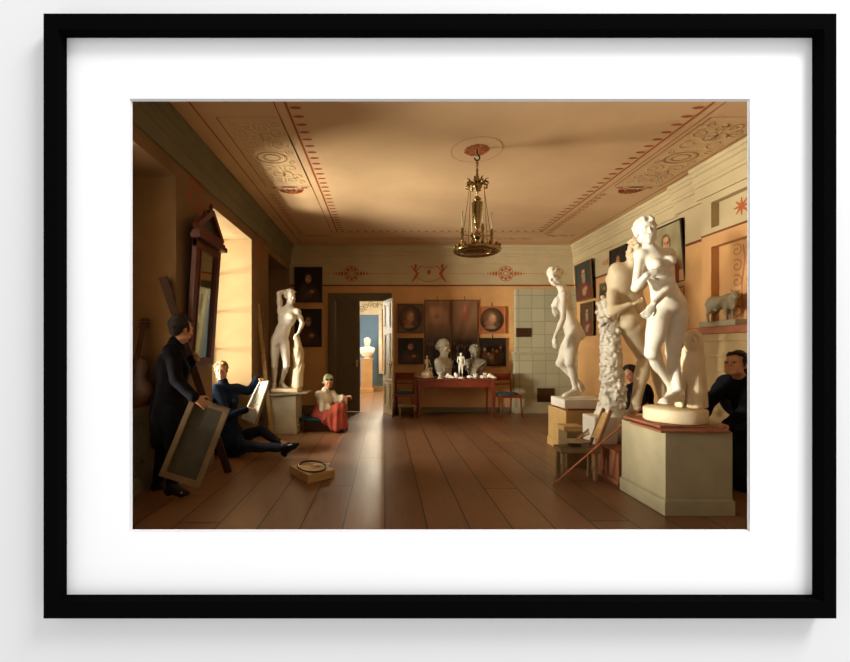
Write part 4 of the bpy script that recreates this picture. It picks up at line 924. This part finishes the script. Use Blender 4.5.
# chairs with blue seats
def side_chair(x, y, ang, label):
    c = thing('dining_chair', label, 'chair', (x, y, 0), 'blue-seated mahogany chairs by the table')
    ca, sa = math.cos(ang), math.sin(ang)
    def R(p): return (x+p[0]*ca-p[1]*sa, y+p[0]*sa+p[1]*ca, p[2])
    def tb(n, pts, r, sd=6): MB().tube([R(p) for p in pts], r, sd).build(n, mahog, c)
    for sx in (-1, 1):
        tb('leg', [(sx*.19, -.19, .41), (sx*.20, -.20, .2), (sx*.215, -.23, 0)], [.02, .017, .013])
        tb('leg', [(sx*.17, .19, .43), (sx*.17, .20, .2), (sx*.175, .26, 0)], [.02, .018, .014])
        tb('back_post', [(sx*.17, .19, .43), (sx*.175, .21, .6), (sx*.185, .27, .84)], [.02, .018, .015])
    ax = ((ca, sa, 0), (-sa, ca, 0), (0, 0, 1))
    MB().obox(R((0, 0, .415)), ax, (.215, .205, .025)).build('seat_rail', mahog, c, bevel=.005)
    b = S(); b.ell(R((0, 0, .452)), (.215, .205, .035), ax, .01); b.mesh(.012, 'seat', bluecloth, c, clipz=.441)
    MB().obox(R((0, .255, .765)), ((ca, sa, 0), nrm((sa*.25, -ca*.25, 1)), nrm((-sa, ca, .25))), (.18, .075, .011)).build('back_panel', mahog, c, bevel=.004)
    MB().obox(R((0, .215, .62)), ((ca, sa, 0), (0, 0, 1), (-sa, ca, 0)), (.17, .014, .009)).build('back_rail', mahog, c)
side_chair(.385, 7.92, -.1, 'dark blue-seated mahogany chair between the open door and the table')
side_chair(2.37, 7.78, .12, 'blue-seated mahogany chair between the table and the tiled stove')
m = thing('footstool', 'low four-legged footstool with a pale top under the chair by the open door', 'footstool', (.43, 7.75, 0))
MB().box(.26, .60, 7.66, 7.84, .21, .24).build('top', oldpine, m, bevel=.006)
for x in (.29, .57):
    for y in (7.69, 7.81): MB().box(x-.012, x+.012, y-.012, y+.012, 0, .21).build('leg', oldpine, m)
# tiled stove
S0, SY = 2.70, 8.26
st = thing('tiled_stove', 'pale grey-green tiled stove reaching to the red frieze line in the back corner', 'stove', (3.3, 8.3, 0))
m = MB(); m.box(S0, XR-.005, SY, YB-.016, 1.26, 2.56); b_ = m.build('upper_tiles', tile_m, st)
m = MB(); m.box(S0-.03, XR-.005, SY-.05, YB-.016, .30, 1.20); m.build('lower_tiles', tile_m, st)
m = MB(); m.box(S0-.05, XR-.005, SY-.07, YB-.016, 0, .14); m.box(S0-.04, XR-.005, SY-.06, YB-.016, .14, .30); m.build('plinth_tiles', mat('stove_glaze', (176, 168, 134), .45, .08, 6), st, bevel=.008)
m = MB(); m.box(S0-.07, XR-.005, SY-.09, YB-.016, 1.235, 1.26); m.box(S0-.05, XR-.005, SY-.07, YB-.016, 1.20, 1.235); m.build('ledge', MATS['stove_glaze'], st, bevel=.004)
iron = mat('dark_brass_door', (78, 56, 32), .4, .2, 10, metal=.6)
for (a, c_, z0, z1, yy) in ((516, 531, 337, 328, SY), (537, 554, 402, 388, SY-.05)):
    X0, X1 = (a-VX)/F*yy, (c_-VX)/F*yy; Z0, Z1 = EYE-(z0-VY)/F*yy, EYE-(z1-VY)/F*yy
    d_ = MB().box(X0, X1, yy-.02, yy, Z0, Z1).build('stove_door', iron, st, bevel=.004); MB().lathe([(0, 0), (.014, .004), (.014, .02), (0, .024)], (X0+.05, yy-.03, (Z0+Z1)/2-.01), 10).build('door_knob', brass, d_)
# ------------------------------------------------------------------ paintings
def pigment(n, c): return mat('paint_'+n, c, .45, .25, 9, spec=.3)
DK = pigment('umber', (46, 34, 24)); BR = pigment('brown', (92, 62, 38)); FL = pigment('flesh', (176, 122, 78)); RD = pigment('russet', (132, 62, 34)); GY = pigment('grey_green', (92, 92, 70)); LT = pigment('cream', (206, 184, 140)); OL = pigment('olive_sky', (120, 92, 58)); SL = pigment('slate', (52, 62, 58)); BE = pigment('beard', (120, 108, 88))
goldfr = mat('dull_gilt', (124, 92, 46), .45, .2, 12, metal=.3)
oil = bpy.data.materials.new('oil_paint'); oil.use_nodes = True; _a = oil.node_tree.nodes.new('ShaderNodeAttribute'); _a.attribute_name = 'pigment'
oil.node_tree.links.new(_a.outputs['Color'], oil.node_tree.nodes['Principled BSDF'].inputs['Base Color']); oil.node_tree.nodes['Principled BSDF'].inputs['Roughness'].default_value = .45; oil.node_tree.nodes['Principled BSDF'].inputs['Specular IOR Level'].default_value = .25
def picture(kind, x, y, bg, seed):
    # invented pictures in soft brushwork: colours of the pigments only
    rd = np.random.RandomState(seed); C_ = np.tile(np.array(lin(bg)[:3]), (len(x), 1))
    nz_ = sum(np.sin(x*rd.uniform(4, 22)+y*rd.uniform(-18, 18)+rd.uniform(0, 6)) for _ in range(8))/8
    C_ = C_*(1+.35*nz_[:, None])
    def blob(cx, cy, rx, ry, col, soft=.35, amt=1):
        nonlocal C_
        d = np.sqrt(((x-cx)/rx)**2+((y-cy)/ry)**2); a = np.clip((1-d)/soft+.5, 0, 1)*amt; C_ = C_*(1-a[:, None])+np.array(lin(col)[:3])[None]*a[:, None]*(1+.25*nz_[:, None])
    if kind in ('portrait', 'beard'):
        robe = (118, 52, 34) if kind == 'beard' else (70, 48, 32)
        blob(.5, .14, .42, .36, robe); blob(.32, .2, .14, .3, (84, 60, 44), .6, .6); blob(.5, .70, .14, .14, (58, 40, 28)); blob(.5, .66, .10, .115, (186, 132, 90), .4)
        blob(.46, .69, .03, .02, (60, 36, 24)); blob(.55, .69, .03, .02, (60, 36, 24)); blob(.5, .60, .04, .012, (120, 60, 44)); blob(.44, .65, .04, .06, (214, 164, 116), .8, .5)
        if kind == 'beard': blob(.5, .545, .10, .10, (146, 130, 104), .5); blob(.5, .76, .09, .04, (196, 146, 104), .5)
        blob(.62, .30, .09, .05, (178, 124, 84)); blob(.5, .22, .12, .10, (170, 150, 112) if kind == 'beard' else (96, 70, 46), .5, .7)
    elif kind == 'group':
        for i in range(5): cx = .2+.15*i; cy = .42+rd.uniform(-.1, .14); blob(cx, cy-.2, .11, .24, ((96, 52, 34), (70, 60, 44), (112, 84, 54))[i % 3]); blob(cx, cy+.1, .05, .06, (164, 116, 80))
    elif kind == 'tondo':
        blob(.5, .5, .45, .45, (52, 38, 28), .06); blob(.45, .6, .28, .24, (128, 92, 62), .9, .8); blob(.5, .5, .13, .22, (196, 150, 112), .7, .8); blob(.55, .62, .06, .06, (206, 156, 118)); blob(.36, .36, .15, .11, (150, 96, 66), .6, .8); blob(.66, .34, .13, .10, (104, 70, 54), .6, .8); blob(.45, .22, .2, .06, (178, 150, 118), .7, .6)
        d = np.sqrt(((x-.5)/.45)**2+((y-.5)/.45)**2); C_[d > 1.0] = (np.array(lin(bg)[:3])[None]*(1+.15*nz_[:, None]))[d > 1.0]
    else:
        a = np.clip((y-.42)/.3, 0, 1)[:, None]; C_ = C_*(1-a)+np.array(lin((142, 104, 72))[:3])*a*(1+.3*nz_[:, None])
        if kind == 'sky': blob(.5, .80, .34, .10, (182, 140, 102), .9, .7); blob(.48, .78, .10, .025, (88, 84, 78), .8, .6); blob(.4, .86, .2, .05, (196, 156, 116), .9, .5); blob(.55, .86, .08, .04, (196, 120, 86), .8, .7)
        else: blob(.5, .80, .12, .14, (166, 92, 62), .9, .7); blob(.5, .88, .05, .05, (200, 120, 80), .7, .8); blob(.35, .7, .2, .08, (120, 92, 70), .9, .6)
        for i in range(9): cx = .1+.1*i; blob(cx, .2+rd.uniform(0, .12), .06, .16, ((60, 42, 30), (90, 58, 40), (50, 52, 46))[i % 3], .5, .8); blob(cx, .38+rd.uniform(0, .05), .025, .02, (150, 108, 78), .6, .7)
    return np.concatenate([np.clip(C_, 0, 1), np.ones((len(x), 1))], 1).astype(np.float32)
def painting(o, u, n, w_, h, label, kind, fmat=goldfr, fw_=.025, group=None, tilt=0, bg=(38, 30, 24), depth=.03, hook=False, cat='painting'):
    """o lower left corner on the wall, u along the wall, n out of the wall"""
    o = np.array(o, float); u = np.array(u, float); n = np.array(n, float); z = nrm(np.array([0, 0, 1.])+n*tilt); n2 = nrm(np.cross(u, z)); n2 = n2 if n2.dot(n) > 0 else -n2
    pt = thing('painting', label, cat, o+u*w_/2, group)
    c = lambda a, b, d: o+u*a+z*b+n2*d
    MB().obox(c(w_/2, h/2, depth/2), (u, z, n2), (w_/2, h/2, depth/2)).build('stretcher', DK, pt)
    nx, nz = 36, 44; m = MB(); m.add([c(w_*i/nx, h*j/nz, depth+.002) for j in range(nz+1) for i in range(nx+1)], [(j*(nx+1)+i, j*(nx+1)+i+1, (j+1)*(nx+1)+i+1, (j+1)*(nx+1)+i) for j in range(nz) for i in range(nx)])
    k = m.build('painted_canvas', oil, pt); gx, gz = np.meshgrid(np.linspace(0, 1, nx+1), np.linspace(0, 1, nz+1))
    col = picture(kind, gx.ravel(), gz.ravel(), bg, len(label)*7+int(w_*1000)); at = k.data.color_attributes.new('pigment', 'FLOAT_COLOR', 'POINT'); at.data.foreach_set('color', col.ravel())
    f = MB(); D = depth+.015
    for a0, a1, b0, b1 in ((0, w_, 0, fw_), (0, w_, h-fw_, h), (0, fw_, fw_, h-fw_), (w_-fw_, w_, fw_, h-fw_)): f.obox(c((a0+a1)/2, (b0+b1)/2, D/2), (u, z, n2), ((a1-a0)/2, (b1-b0)/2, D/2))
    f.build('frame', fmat, pt, bevel=.004)
    if hook: MB().tube([c(w_/2, h, .01), c(w_/2, h+.08, .008)], .006, 6).build('hanging_loop', leather, pt)
def bw(px0, px1, py0, py1, label, kind, **k):
    s_ = YB/F; painting(((px0-VX)*s_, YB-k.pop('off', .001), EYE-(py1-VY)*s_), (1, 0, 0), (0, -1, 0), (px1-px0)*s_, (py1-py0)*s_, label, kind, **k)
bw(295, 322.5, 267.5, 302.5, 'dark portrait hung high in the back left corner above another dark portrait', 'portrait', fmat=DK, off=.016)
bw(295, 322, 309, 347, 'dark portrait hung lower in the corner behind the youth statue', 'portrait', fmat=DK)
bw(397.5, 423, 304, 333, 'dim oval painting in a square frame beside the open door', 'tondo', fmat=BR, bg=(104, 84, 58))
bw(398, 423, 338, 364, 'dark square portrait below the dim oval one, left of the tall pictures', 'portrait', fmat=DK)
bw(424.5, 450, 300, 376, 'tall upright painting with glowing cloud behind the turbaned bust', 'sky', fmat=BR, bg=(50, 48, 42), fw_=.015, hook=True)
bw(451.5, 477.5, 300, 376, 'tall upright painting with a reddish sky behind the smooth-haired bust', 'sky2', fmat=BR, fw_=.015, hook=True)
bw(478.5, 505, 306.5, 333.5, 'round painting in a bright orange square surround near the tiled stove', 'tondo', bg=(176, 104, 58), fmat=mat('orange_spandrel', (180, 102, 54), .7), hook=True)
bw(479, 505.5, 338, 366, 'dark group painting directly below the orange-framed round picture', 'group', fmat=DK, hook=True)
def rw(px0, px1, zt, zb, label, kind, **k):   # right wall; px0 is farther end
    Ya, Yb_ = XR*F/(px0-VX), XR*F/(px1-VX); painting((XR-.025, Ya, zb), (0, -1, 0), (-1, 0, 0), Ya-Yb_, zt-zb, label, kind, **k)
rw(579.5, 596.5, 3.02, 2.28, 'painting of a bearded old man in red, nearest the corner on the right wall', 'beard', tilt=.06, bg=(52, 58, 52))
rw(583.5, 596.5, 2.22, 1.57, 'smaller bearded head painting hung below the old man in red', 'beard', bg=(84, 62, 42))
rw(603, 612, 2.50, 2.22, 'little grey-framed picture between the bearded portraits and the tall statue', 'portrait', fmat=GY, fw_=.04, bg=(96, 92, 70))
rw(613, 630, 3.02, 2.36, 'dark painting half hidden behind the head of the statue seen from behind', 'portrait', fmat=DK)
rw(658, 690.5, 3.02, 2.20, 'large portrait of a long-bearded man, beside the foremost statue', 'beard', tilt=.08, bg=(150, 136, 98), fmat=DK, fw_=.02)
rw(664, 690, 2.14, 1.65, 'very dark painting under the large long-bearded portrait', 'group', fmat=DK)
# ------------------------------------------------------------------ mirror on the pier
mr = thing('mirror', 'tall mahogany pier mirror with a triangular pediment on the window pier', 'mirror', (XL, 4.23, 1.15))
zb, zt, y0, y1 = 1.14, 2.40, 3.95, 4.52
lean = .07
mirror_wood = mat('mirror_mahogany', (92, 40, 24), .35, .25, 6)
def mp(y, z, d): return np.array([XL+.012+d+lean*(z-zb), y, z])
m = MB()
def bar(ya, za, yb, zb_, wy, d0, d1):
    a = mp(ya, za, (d0+d1)/2); b = mp(yb, zb_, (d0+d1)/2); m.beam(a, b, wy, d1-d0, (0, 1, 0) if abs(zb_-za) > abs(yb-ya) else (0, 0, 1))
bar(y0+.04, zb, y0+.04, zt, .08, 0, .05); bar(y1-.04, zb, y1-.04, zt, .08, 0, .05); bar(y0, zb+.04, y1, zb+.04, .08, 0, .05); bar(y0, zt-.04, y1, zt-.04, .08, 0, .05)
bar(y0+.09, zb+.08, y0+.09, zt-.08, .02, .01, .06); bar(y1-.09, zb+.08, y1-.09, zt-.08, .02, .01, .06)
m.build('frame', mirror_wood, mr, bevel=.004)
m = MB(); bar(y0-.05, zt+.03, y1+.05, zt+.03, .05, 0, .10); bar(y0-.03, zt+.075, y1+.03, zt+.075, .03, 0, .08); m.build('cornice', mirror_wood, mr, bevel=.004)
yc = (y0+y1)/2; m = MB()
m.beam(mp(y0-.02, zt+.11, .035), mp(yc, zt+.36, .035), .055, .06, (1, 0, 0)); m.beam(mp(y1+.02, zt+.11, .035), mp(yc, zt+.36, .035), .055, .06, (1, 0, 0)); m.beam(mp(y0, zt+.115, .035), mp(y1, zt+.115, .035), .05, .05, (1, 0, 0))
m.build('pediment', mirror_wood, mr, bevel=.003)
MB().poly([mp(y0+.04, zt+.12, .012), mp(y1-.04, zt+.12, .012), mp(yc, zt+.33, .012)], (.01, 0, 0)).build('pediment_panel', mat('dark_green_panel', (40, 56, 48), .4, .1), mr)
for (yy, zz) in ((y0+.03, zt+.19), (yc, zt+.40), (y1-.03, zt+.19), (y0+.16, zt+.29)): MB().lathe([(0, 0), (.02, .005), (.012, .02), (.024, .04), (.014, .065), (0, .09)], mp(yy, zz-.03, .035), 10).build('finial', mirror_wood, mr)
gm = bpy.data.materials.new('mirror_glass'); gm.use_nodes = True; gb = gm.node_tree.nodes['Principled BSDF']; gb.inputs['Base Color'].default_value = lin((200, 200, 180)); gb.inputs['Metallic'].default_value = 1; gb.inputs['Roughness'].default_value = .04
MB().poly([mp(y0+.09, zb+.07, .03), mp(y1-.09, zb+.07, .03), mp(y1-.09, zt-.07, .03), mp(y0+.09, zt-.07, .03)], (-.01, 0, 0)).build('mirror_glass', gm, mr)
# ------------------------------------------------------------------ left side: guitar, plank, canvas, bench, drawing board, laths
gt = thing('guitar', 'dark stringed instrument leaning in the shadowed window bay at the left edge', 'guitar', (-2.27, 3.66, PAR+.004))
gx, gy = -2.27, 3.66
b = S(); A_ = ((1, 0, 0), (0, 0, 1), (0, 1, 0))
b.ell((gx, gy, .92), (.14, .15, .045), A_, .03); b.ell((gx, gy+.02, 1.13), (.105, .12, .042), A_, .04)
b.mesh(.009, 'body', darkwood, gt, clipz=PAR+.006)
MB().beam((gx, gy-.01, 1.2), (gx+.01, gy+.07, 1.50), .04, .022, (1, 0, 0)).build('neck', darkwood, gt, bevel=.004)
hd_ = MB().beam((gx+.01, gy+.07, 1.49), (gx+.01, gy+.10, 1.60), .06, .02, (1, 0, 0)).build('pegbox', darkwood, gt, bevel=.006)
for k in range(3):
    for s_ in (-1, 1): MB().tube([(gx+.01+s_*.03, gy+.08+.008*k, 1.515+.032*k), (gx+.01+s_*.055, gy+.08+.008*k, 1.515+.032*k)], .006, 6).build('peg', leather, hd_)
a = np.array([-1.66, 4.24, .005]); b2 = P(163, 277, 3.76)
o = MB().beam(a, b2, .075, .03, (1, .2, 0)).build('wooden_plank', darkwood, origin=tuple(a), bevel=.004); tag(o, 'long dark round-ended plank slanting behind the standing black coat', 'plank')
cv = thing('canvas', 'stretched canvas seen from its back, held at knee height by the standing black coat', 'canvas', P(188, 481, 3.28))
c4 = [P(183, 397, 3.36), P(221.5, 409, 3.36), P(208, 485.5, 3.22), P(168.5, 477, 3.22)]
ux = nrm(c4[1]-c4[0]); uz = nrm((c4[0]-c4[3])-ux*ux.dot(c4[0]-c4[3])); un = np.cross(ux, uz); cc = sum(c4)/4; w_, h_ = .34, .665
m = MB(); t_ = .045
for (a0, a1, b0, b1) in ((-w_/2, w_/2, -h_/2, -h_/2+t_), (-w_/2, w_/2, h_/2-t_, h_/2), (-w_/2, -w_/2+t_, -h_/2+t_, h_/2-t_), (w_/2-t_, w_/2, -h_/2+t_, h_/2-t_)): m.obox(cc+ux*(a0+a1)/2+uz*(b0+b1)/2, (ux, uz, un), ((a1-a0)/2, (b1-b0)/2, .011))
m.build('stretcher', olivewood, cv, bevel=.002)
MB().obox(cc+un*.013*(1 if un[1] > 0 else -1), (ux, uz, un), (w_/2-.002, h_/2-.002, .001)).build('cloth', mat('back_of_canvas', (74, 68, 50), .9, .15, 12), cv)
m = MB(); m.box(-2.15, -1.80, 4.95, 5.38, 0, .09); m.box(-2.17, -1.78, 4.93, 5.40, .09, .115); o = m.build('low_bench', darkwood, bevel=.004); tag(o, 'low dark box bench under the blue-coated draughtsman in the bright bay', 'bench')
db = thing('drawing_board', 'white drawing board tilted on the knee of the blue-coated draughtsman', 'drawing board', P(248, 422, 5.2))
TL, TR, BR_, BL = P(259, 381, 5.42), P(269, 380.5, 5.02), P(254.5, 425, 4.98), P(240.5, 419, 5.38)
nb = nrm(np.cross(TR-TL, BL-TL)); nb = nb if nb[0] > 0 else -nb
MB().poly([TL, TR, BR_, BL], nb*.03).build('panel', oldpine, db); cw = (TL+TR+BR_+BL)/4
MB().poly([cw+(q-cw)*.95-nb*.004 for q in (TL, TR, BR_, BL)], nb*.003).build('sheet', mat('white_paper', (232, 226, 204), .8, .04), db)
a_, b_ = P(249, 409, 4.97), P(258, 404, 5.02); o = MB().tube([a_, b_], [.005, .003], 6).build('pencil', darkwood); tag(o, 'thin dark drawing pencil held against the white drawing board', 'pencil')
a_, b_ = np.array([-1.73, 6.12, .004]), P(257.5, 304, 6.30)
o = MB().beam(a_, b_, .055, .02, (1, 0, 0)).build('wooden_lath', pine, origin=tuple(a_), bevel=.003); tag(o, 'long thin pale lath leaning on the wall left of the youth statue', 'lath')
a_, b_ = np.array([-1.86, 6.34, .004]), P(260, 312, 6.52)
o = MB().beam(a_, b_, .12, .02, (1, 0, 0)).build('wooden_board', oldpine, origin=tuple(a_)); tag(o, 'grey board leaning behind the pale lath beside the whitewashed crate', 'board')
# sitter's stool and stick
sl = thing('low_stool', 'low wooden stool with a blue cushion under the sitter in the red dress', 'stool', (-1.0, 6.55, 0))
MB().box(-1.30, -.80, 6.36, 6.72, .0, .155).build('base', darkwood, sl, bevel=.004)
b = S(); b.ell((-1.09, 6.54, .185), (.33, .22, .05), None, .01); b.mesh(.010, 'cushion', bluecloth, sl, clipz=.157)
a_, b_ = P(344.5, 429, 6.38), P(346.5, 396.5, 6.42); a_[2] = .003; o = MB().beam(a_, b_, .04, .03, (1, 0, 0)).build('wooden_stick', mat('red_pine', (170, 96, 58), .6), origin=tuple(a_), bevel=.004); tag(o, 'short reddish stick held upright by the sitter in the red dress', 'stick')
# box with hoop on the floor
e1 = nrm((.23, .18, 0)); e2 = nrm((-.18, .23, 0)); fc = np.array([-.747, 3.88, 0]); cc = fc+e1*.15+e2*.205
o = MB().obox(cc+[0, 0, .044], (e1, e2, (0, 0, 1)), (.15, .205, .042)).build('wooden_box', pine, origin=tuple(cc), bevel=.004); tag(o, 'flat pale wooden box lying alone on the floorboards in the left foreground', 'box')
hp = thing('hoop', 'dark oval hoop lying on the flat pale box', 'hoop', (cc[0], cc[1], .088))
MB().tube([cc+e1*.125*math.cos(a*PI/18)*1.0+e2*.20*math.sin(a*PI/18)+[0, 0, .098+.01*math.cos(a*PI/18)] for a in range(36)], .009, 8, True).build('ring', leather, hp)
MB().beam(cc+e2*.02+e1*.02+[0, 0, .10], cc+e1*.17-e2*.07+[0, 0, .11], .025, .01, (0, 1, 0)).build('handle', marble, hp, bevel=.003, label='white handle')
# ------------------------------------------------------------------ small chair with palette, and the stick
mat('red_pine_chair', (150, 100, 62), .6)
sc_ = thing('child_chair', 'small rough wooden chair with a tilted board back, holding a palette before the red plinth', 'chair', (1.95, 4.1, 0))
Z = .325
MB().box(1.74, 2.14, 3.96, 4.14, Z-.05, Z).build('seat', olivewood, sc_, bevel=.004)
for x, y in ((1.78, 3.985), (2.10, 3.985), (1.78, 4.115), (2.10, 4.115)): MB().box(x-.017, x+.017, y-.017, y+.017, 0, Z-.056).build('leg', olivewood, sc_, bevel=.002)
for y in (3.985, 4.115): MB().beam((2.10, y, Z-.02), (2.25, y, .70), .03, .02, (1, 0, 0)).build('back_post', MATS['red_pine_chair'], sc_)
MB().beam((2.13, 4.05, Z+.08), (2.24, 4.05, .66), .02, .105, (1, 0, .0)).build('back_board', pine, sc_, bevel=.002)
b = S(); b.ell((1.92, 4.05, Z+.055), (.165, .10, .012), None, .005); b.ell((1.84, 4.01, Z+.055), (.022, .018, .05), None, .005, True)
o = b.mesh(.006, 'palette', oldpine, None, (1.92, 4.05, Z)); tag(o, 'dark oval painter palette lying on the seat of the small rough chair', 'palette')
MB().box(1.87, 1.97, 4.02, 4.08, Z+.001, Z+.045).build('support', darkwood, o)
for k in range(4):
    o = MB().tube([(1.90+.02*k, 3.99+.03*k, Z+.075), (2.06+.012*k, 4.03+.03*k, Z+.13+.012*k)], [.004, .006], 6).build('paintbrush', pine if k % 2 else brickred); tag(o, ('reddish', 'pale', 'further reddish', 'further pale')[k]+' thin paintbrush resting across the palette on the small chair', 'paintbrush', 'brushes on the palette')
o = MB().box(2.0, 2.22, 4.40, 4.62, 0, .40).build('wooden_box', olivewood, bevel=.004); tag(o, 'dark wooden box standing between the small chair and the ochre plinth', 'box')
o = MB().box(1.98, 2.20, 4.42, 4.60, .402, .455).build('paint_box', pine, bevel=.004); tag(o, 'pale flat paint box lying on the dark box behind the palette', 'box')
a_ = np.array([(553-VX)/F*3.85, 3.85, .006]); b_ = P(648, 403, 3.79)
o = MB().tube([a_, a_*.5+b_*.5, b_], .0085, 8).build('maulstick', mat('maulstick_wood', (166, 92, 56), .5), origin=tuple(a_)); tag(o, 'long thin reddish painter stick slanting up from the floor past the small chair', 'stick')
m = MB(); m.box(3.05, 3.3, 4.9, 5.0, 0, .02)
# dark portfolio standing behind the ochre plinth
o = MB().obox((3.14, 5.42, .60), (nrm((1, -.35, -.16)), nrm((.35, 1, 0)), nrm((.16, 0, 1))), (.24, .2, .012)).build('portfolio', mat('green_black_cover', (36, 44, 40), .6, .1), bevel=.003); tag(o, 'dark green flat portfolio tilted on a chest right of the bending statue', 'portfolio')
m = MB(); m.box(2.95, 3.40, 5.2, 5.65, 0, .48); m.box(2.93, 3.42, 5.18, 5.67, .48, .51); o = m.build('wooden_chest', oldpine, bevel=.005); tag(o, 'plain wooden chest behind the bending statue plinth carrying a dark portfolio', 'chest')
# ------------------------------------------------------------------ cow on the mantel
cow_m = mat('cow_plaster', (146, 134, 104), .6, .15, 8)
cw = thing('cow_figurine', 'small grey plaster cow standing on the mantel shelf at the right edge', 'figurine', (XR-.25, 4.38, 1.561))
X = XR-.25; Zm = 1.562; MB().box(X-.07, X+.07, 4.16, 4.64, Zm, Zm+.06).build('base', cow_m, cw, bevel=.004)
b = S(); cz = Zm+.26
b.ell((X, 4.42, cz), (.062, .17, .075), None, .03); b.ell((X, 4.52, cz+.02), (.058, .07, .07), None, .03); b.ell((X, 4.32, cz+.005), (.06, .08, .08), None, .03)
b.cap((X, 4.30, cz+.03), (X, 4.23, cz+.055), .045, .033, k=.03); b.cap((X-.01, 4.235, cz+.07), (X-.04, 4.19, cz+.03), .034, .02, k=.02); b.ell((X, 4.28, cz-.04), (.02, .04, .05), None, .02)
for s_ in (-1, 1):
    b.cap((X+s_*.02, 4.235, cz+.085), (X+s_*.05, 4.24, cz+.12), .009, .005, k=.006); b.ell((X+s_*.045, 4.25, cz+.075), (.022, .01, .01), None, .006)
    b.cap((X+s_*.035, 4.31, cz-.03), (X+s_*.035, 4.32, Zm+.14), .028, .016, k=.02); b.cap((X+s_*.035, 4.32, Zm+.14), (X+s_*.035, 4.31, Zm+.065), .015, .014, k=.008)
    b.cap((X+s_*.038, 4.53, cz-.01), (X+s_*.038, 4.51, Zm+.19), .042, .026, k=.02); b.cap((X+s_*.038, 4.51, Zm+.19), (X+s_*.038, 4.56, Zm+.14), .022, .015, k=.008); b.cap((X+s_*.038, 4.56, Zm+.14), (X+s_*.038, 4.55, Zm+.065), .014, .014, k=.006)
b.cap((X, 4.585, cz+.05), (X, 4.61, cz-.10), .010, .008, k=.01); b.ell((X, 4.47, cz-.075), (.03, .035, .02), None, .01)
b.mesh(.006, 'body', cow_m, cw)
# ------------------------------------------------------------------ seen through the door
MB_ = MB(); px0, px1 = (361-VX)/F*12.3, (372.5-VX)/F*12.3
m = MB(); m.box(px0, px1, 12.25, 12.55, .12, 1.0); m.box(px0-.03, px1+.03, 12.22, 12.58, 0, .12); m.box(px0-.02, px1+.02, 12.23, 12.57, 1.0, 1.04)
o = m.build('pedestal', mat('tan_marble', (190, 148, 96), .6, .12, 5), bevel=.005); tag(o, 'tall tan square pedestal in the blue room beyond the doorway', 'pedestal')
bust(367.2, 337, 357.5, 12.4, 'bust', 'bright white bust on the tan pedestal in the blue room beyond the doorway', marble, (.2, -1, 0), 1.12, False, 'curls', z0=1.041)
wp = thing('framed_panel', 'tall narrow white-bordered panel on the blue wall beyond the doorway', 'panel', (.02, 12.66, .55))
m = MB(); m.box(-.20, -.10, 12.58, 12.66, .55, 2.7); m.box(-.10, .45, 12.60, 12.66, 2.6, 2.7); m.box(-.10, .45, 12.60, 12.66, .55, .63); m.box(.36, .45, 12.58, 12.66, .55, 2.7); m.build('frame', mat('white_gloss', (226, 222, 204), .5), wp, bevel=.005)
MB().box(-.10, .36, 12.62, 12.655, .63, 2.6).build('inner_panel', pine, wp)
# ------------------------------------------------------------------ the black frame and its white mount
fx0, fx1, fz0, fz1 = (67-VX)/F*.99, (812-VX)/F*.99, EYE-(594.5-VY)/F*.99, EYE-(38-VY)/F*.99
def fp(px, py, Y): return (px-VX)/F*Y, EYE-(py-VY)/F*Y
Yf = .962
gx0, gz1 = fp(43.5, 13.5, Yf); gx1, gz0 = fp(836.5, 618.5, Yf)
fr = thing('picture_frame', 'large square-edged black picture frame with wide white mount hanging on the pale wall', 'picture frame', ((gx0+gx1)/2, 1.0, gz0))
m = MB()
def ring(m, a, b):   # loft between rectangle a and b given as (x0,x1,z0,z1,y)
    r = lambda q: [(q[0], q[4], q[2]), (q[1], q[4], q[2]), (q[1], q[4], q[3]), (q[0], q[4], q[3])]
    m.add(r(a)+r(b), [(i, (i+1) % 4, 4+(i+1) % 4, 4+i) for i in range(4)])
O1 = (gx0, gx1, gz0, gz1, 1.0); O2 = (gx0, gx1, gz0, gz1, Yf)
I2 = (fx0, fx1, fz0, fz1, Yf); I1 = (fx0, fx1, fz0, fz1, 1.0)
ring(m, O1, O2); ring(m, O2, I2); ring(m, I2, I1); ring(m, I1, O1)
m.build('moulding', black_m, fr)
mw = mat('white_mount_board', (255, 255, 255), .9, .0, 2, spec=0.0); mw2 = mat('mount_bevel', (226, 226, 230), .9, .0, 2, spec=0)
mx0, mz1 = fp(129.5, 98.6, .99); mx1, mz0 = fp(750.2, 532.2, .99)
nx0, nz1 = fp(132, 101, .996); nx1, nz0 = fp(748, 529.8, .996)
m = MB(); ring(m, (fx0, fx1, fz0, fz1, .99), (mx0, mx1, mz0, mz1, .99)); ring(m, (fx0, fx1, fz0, fz1, .998), (fx0, fx1, fz0, fz1, .99))
m.m = 1; ring(m, (mx0, mx1, mz0, mz1, .99), (nx0, nx1, nz0, nz1, .996)); m.m = 0; ring(m, (nx0, nx1, nz0, nz1, .996), (nx0, nx1, nz0, nz1, .998)); ring(m, (nx0, nx1, nz0, nz1, .998), (fx0, fx1, fz0, fz1, .998))
m.build('mount', [mw, mw2], fr, label='white mount board with a pale bevelled window')
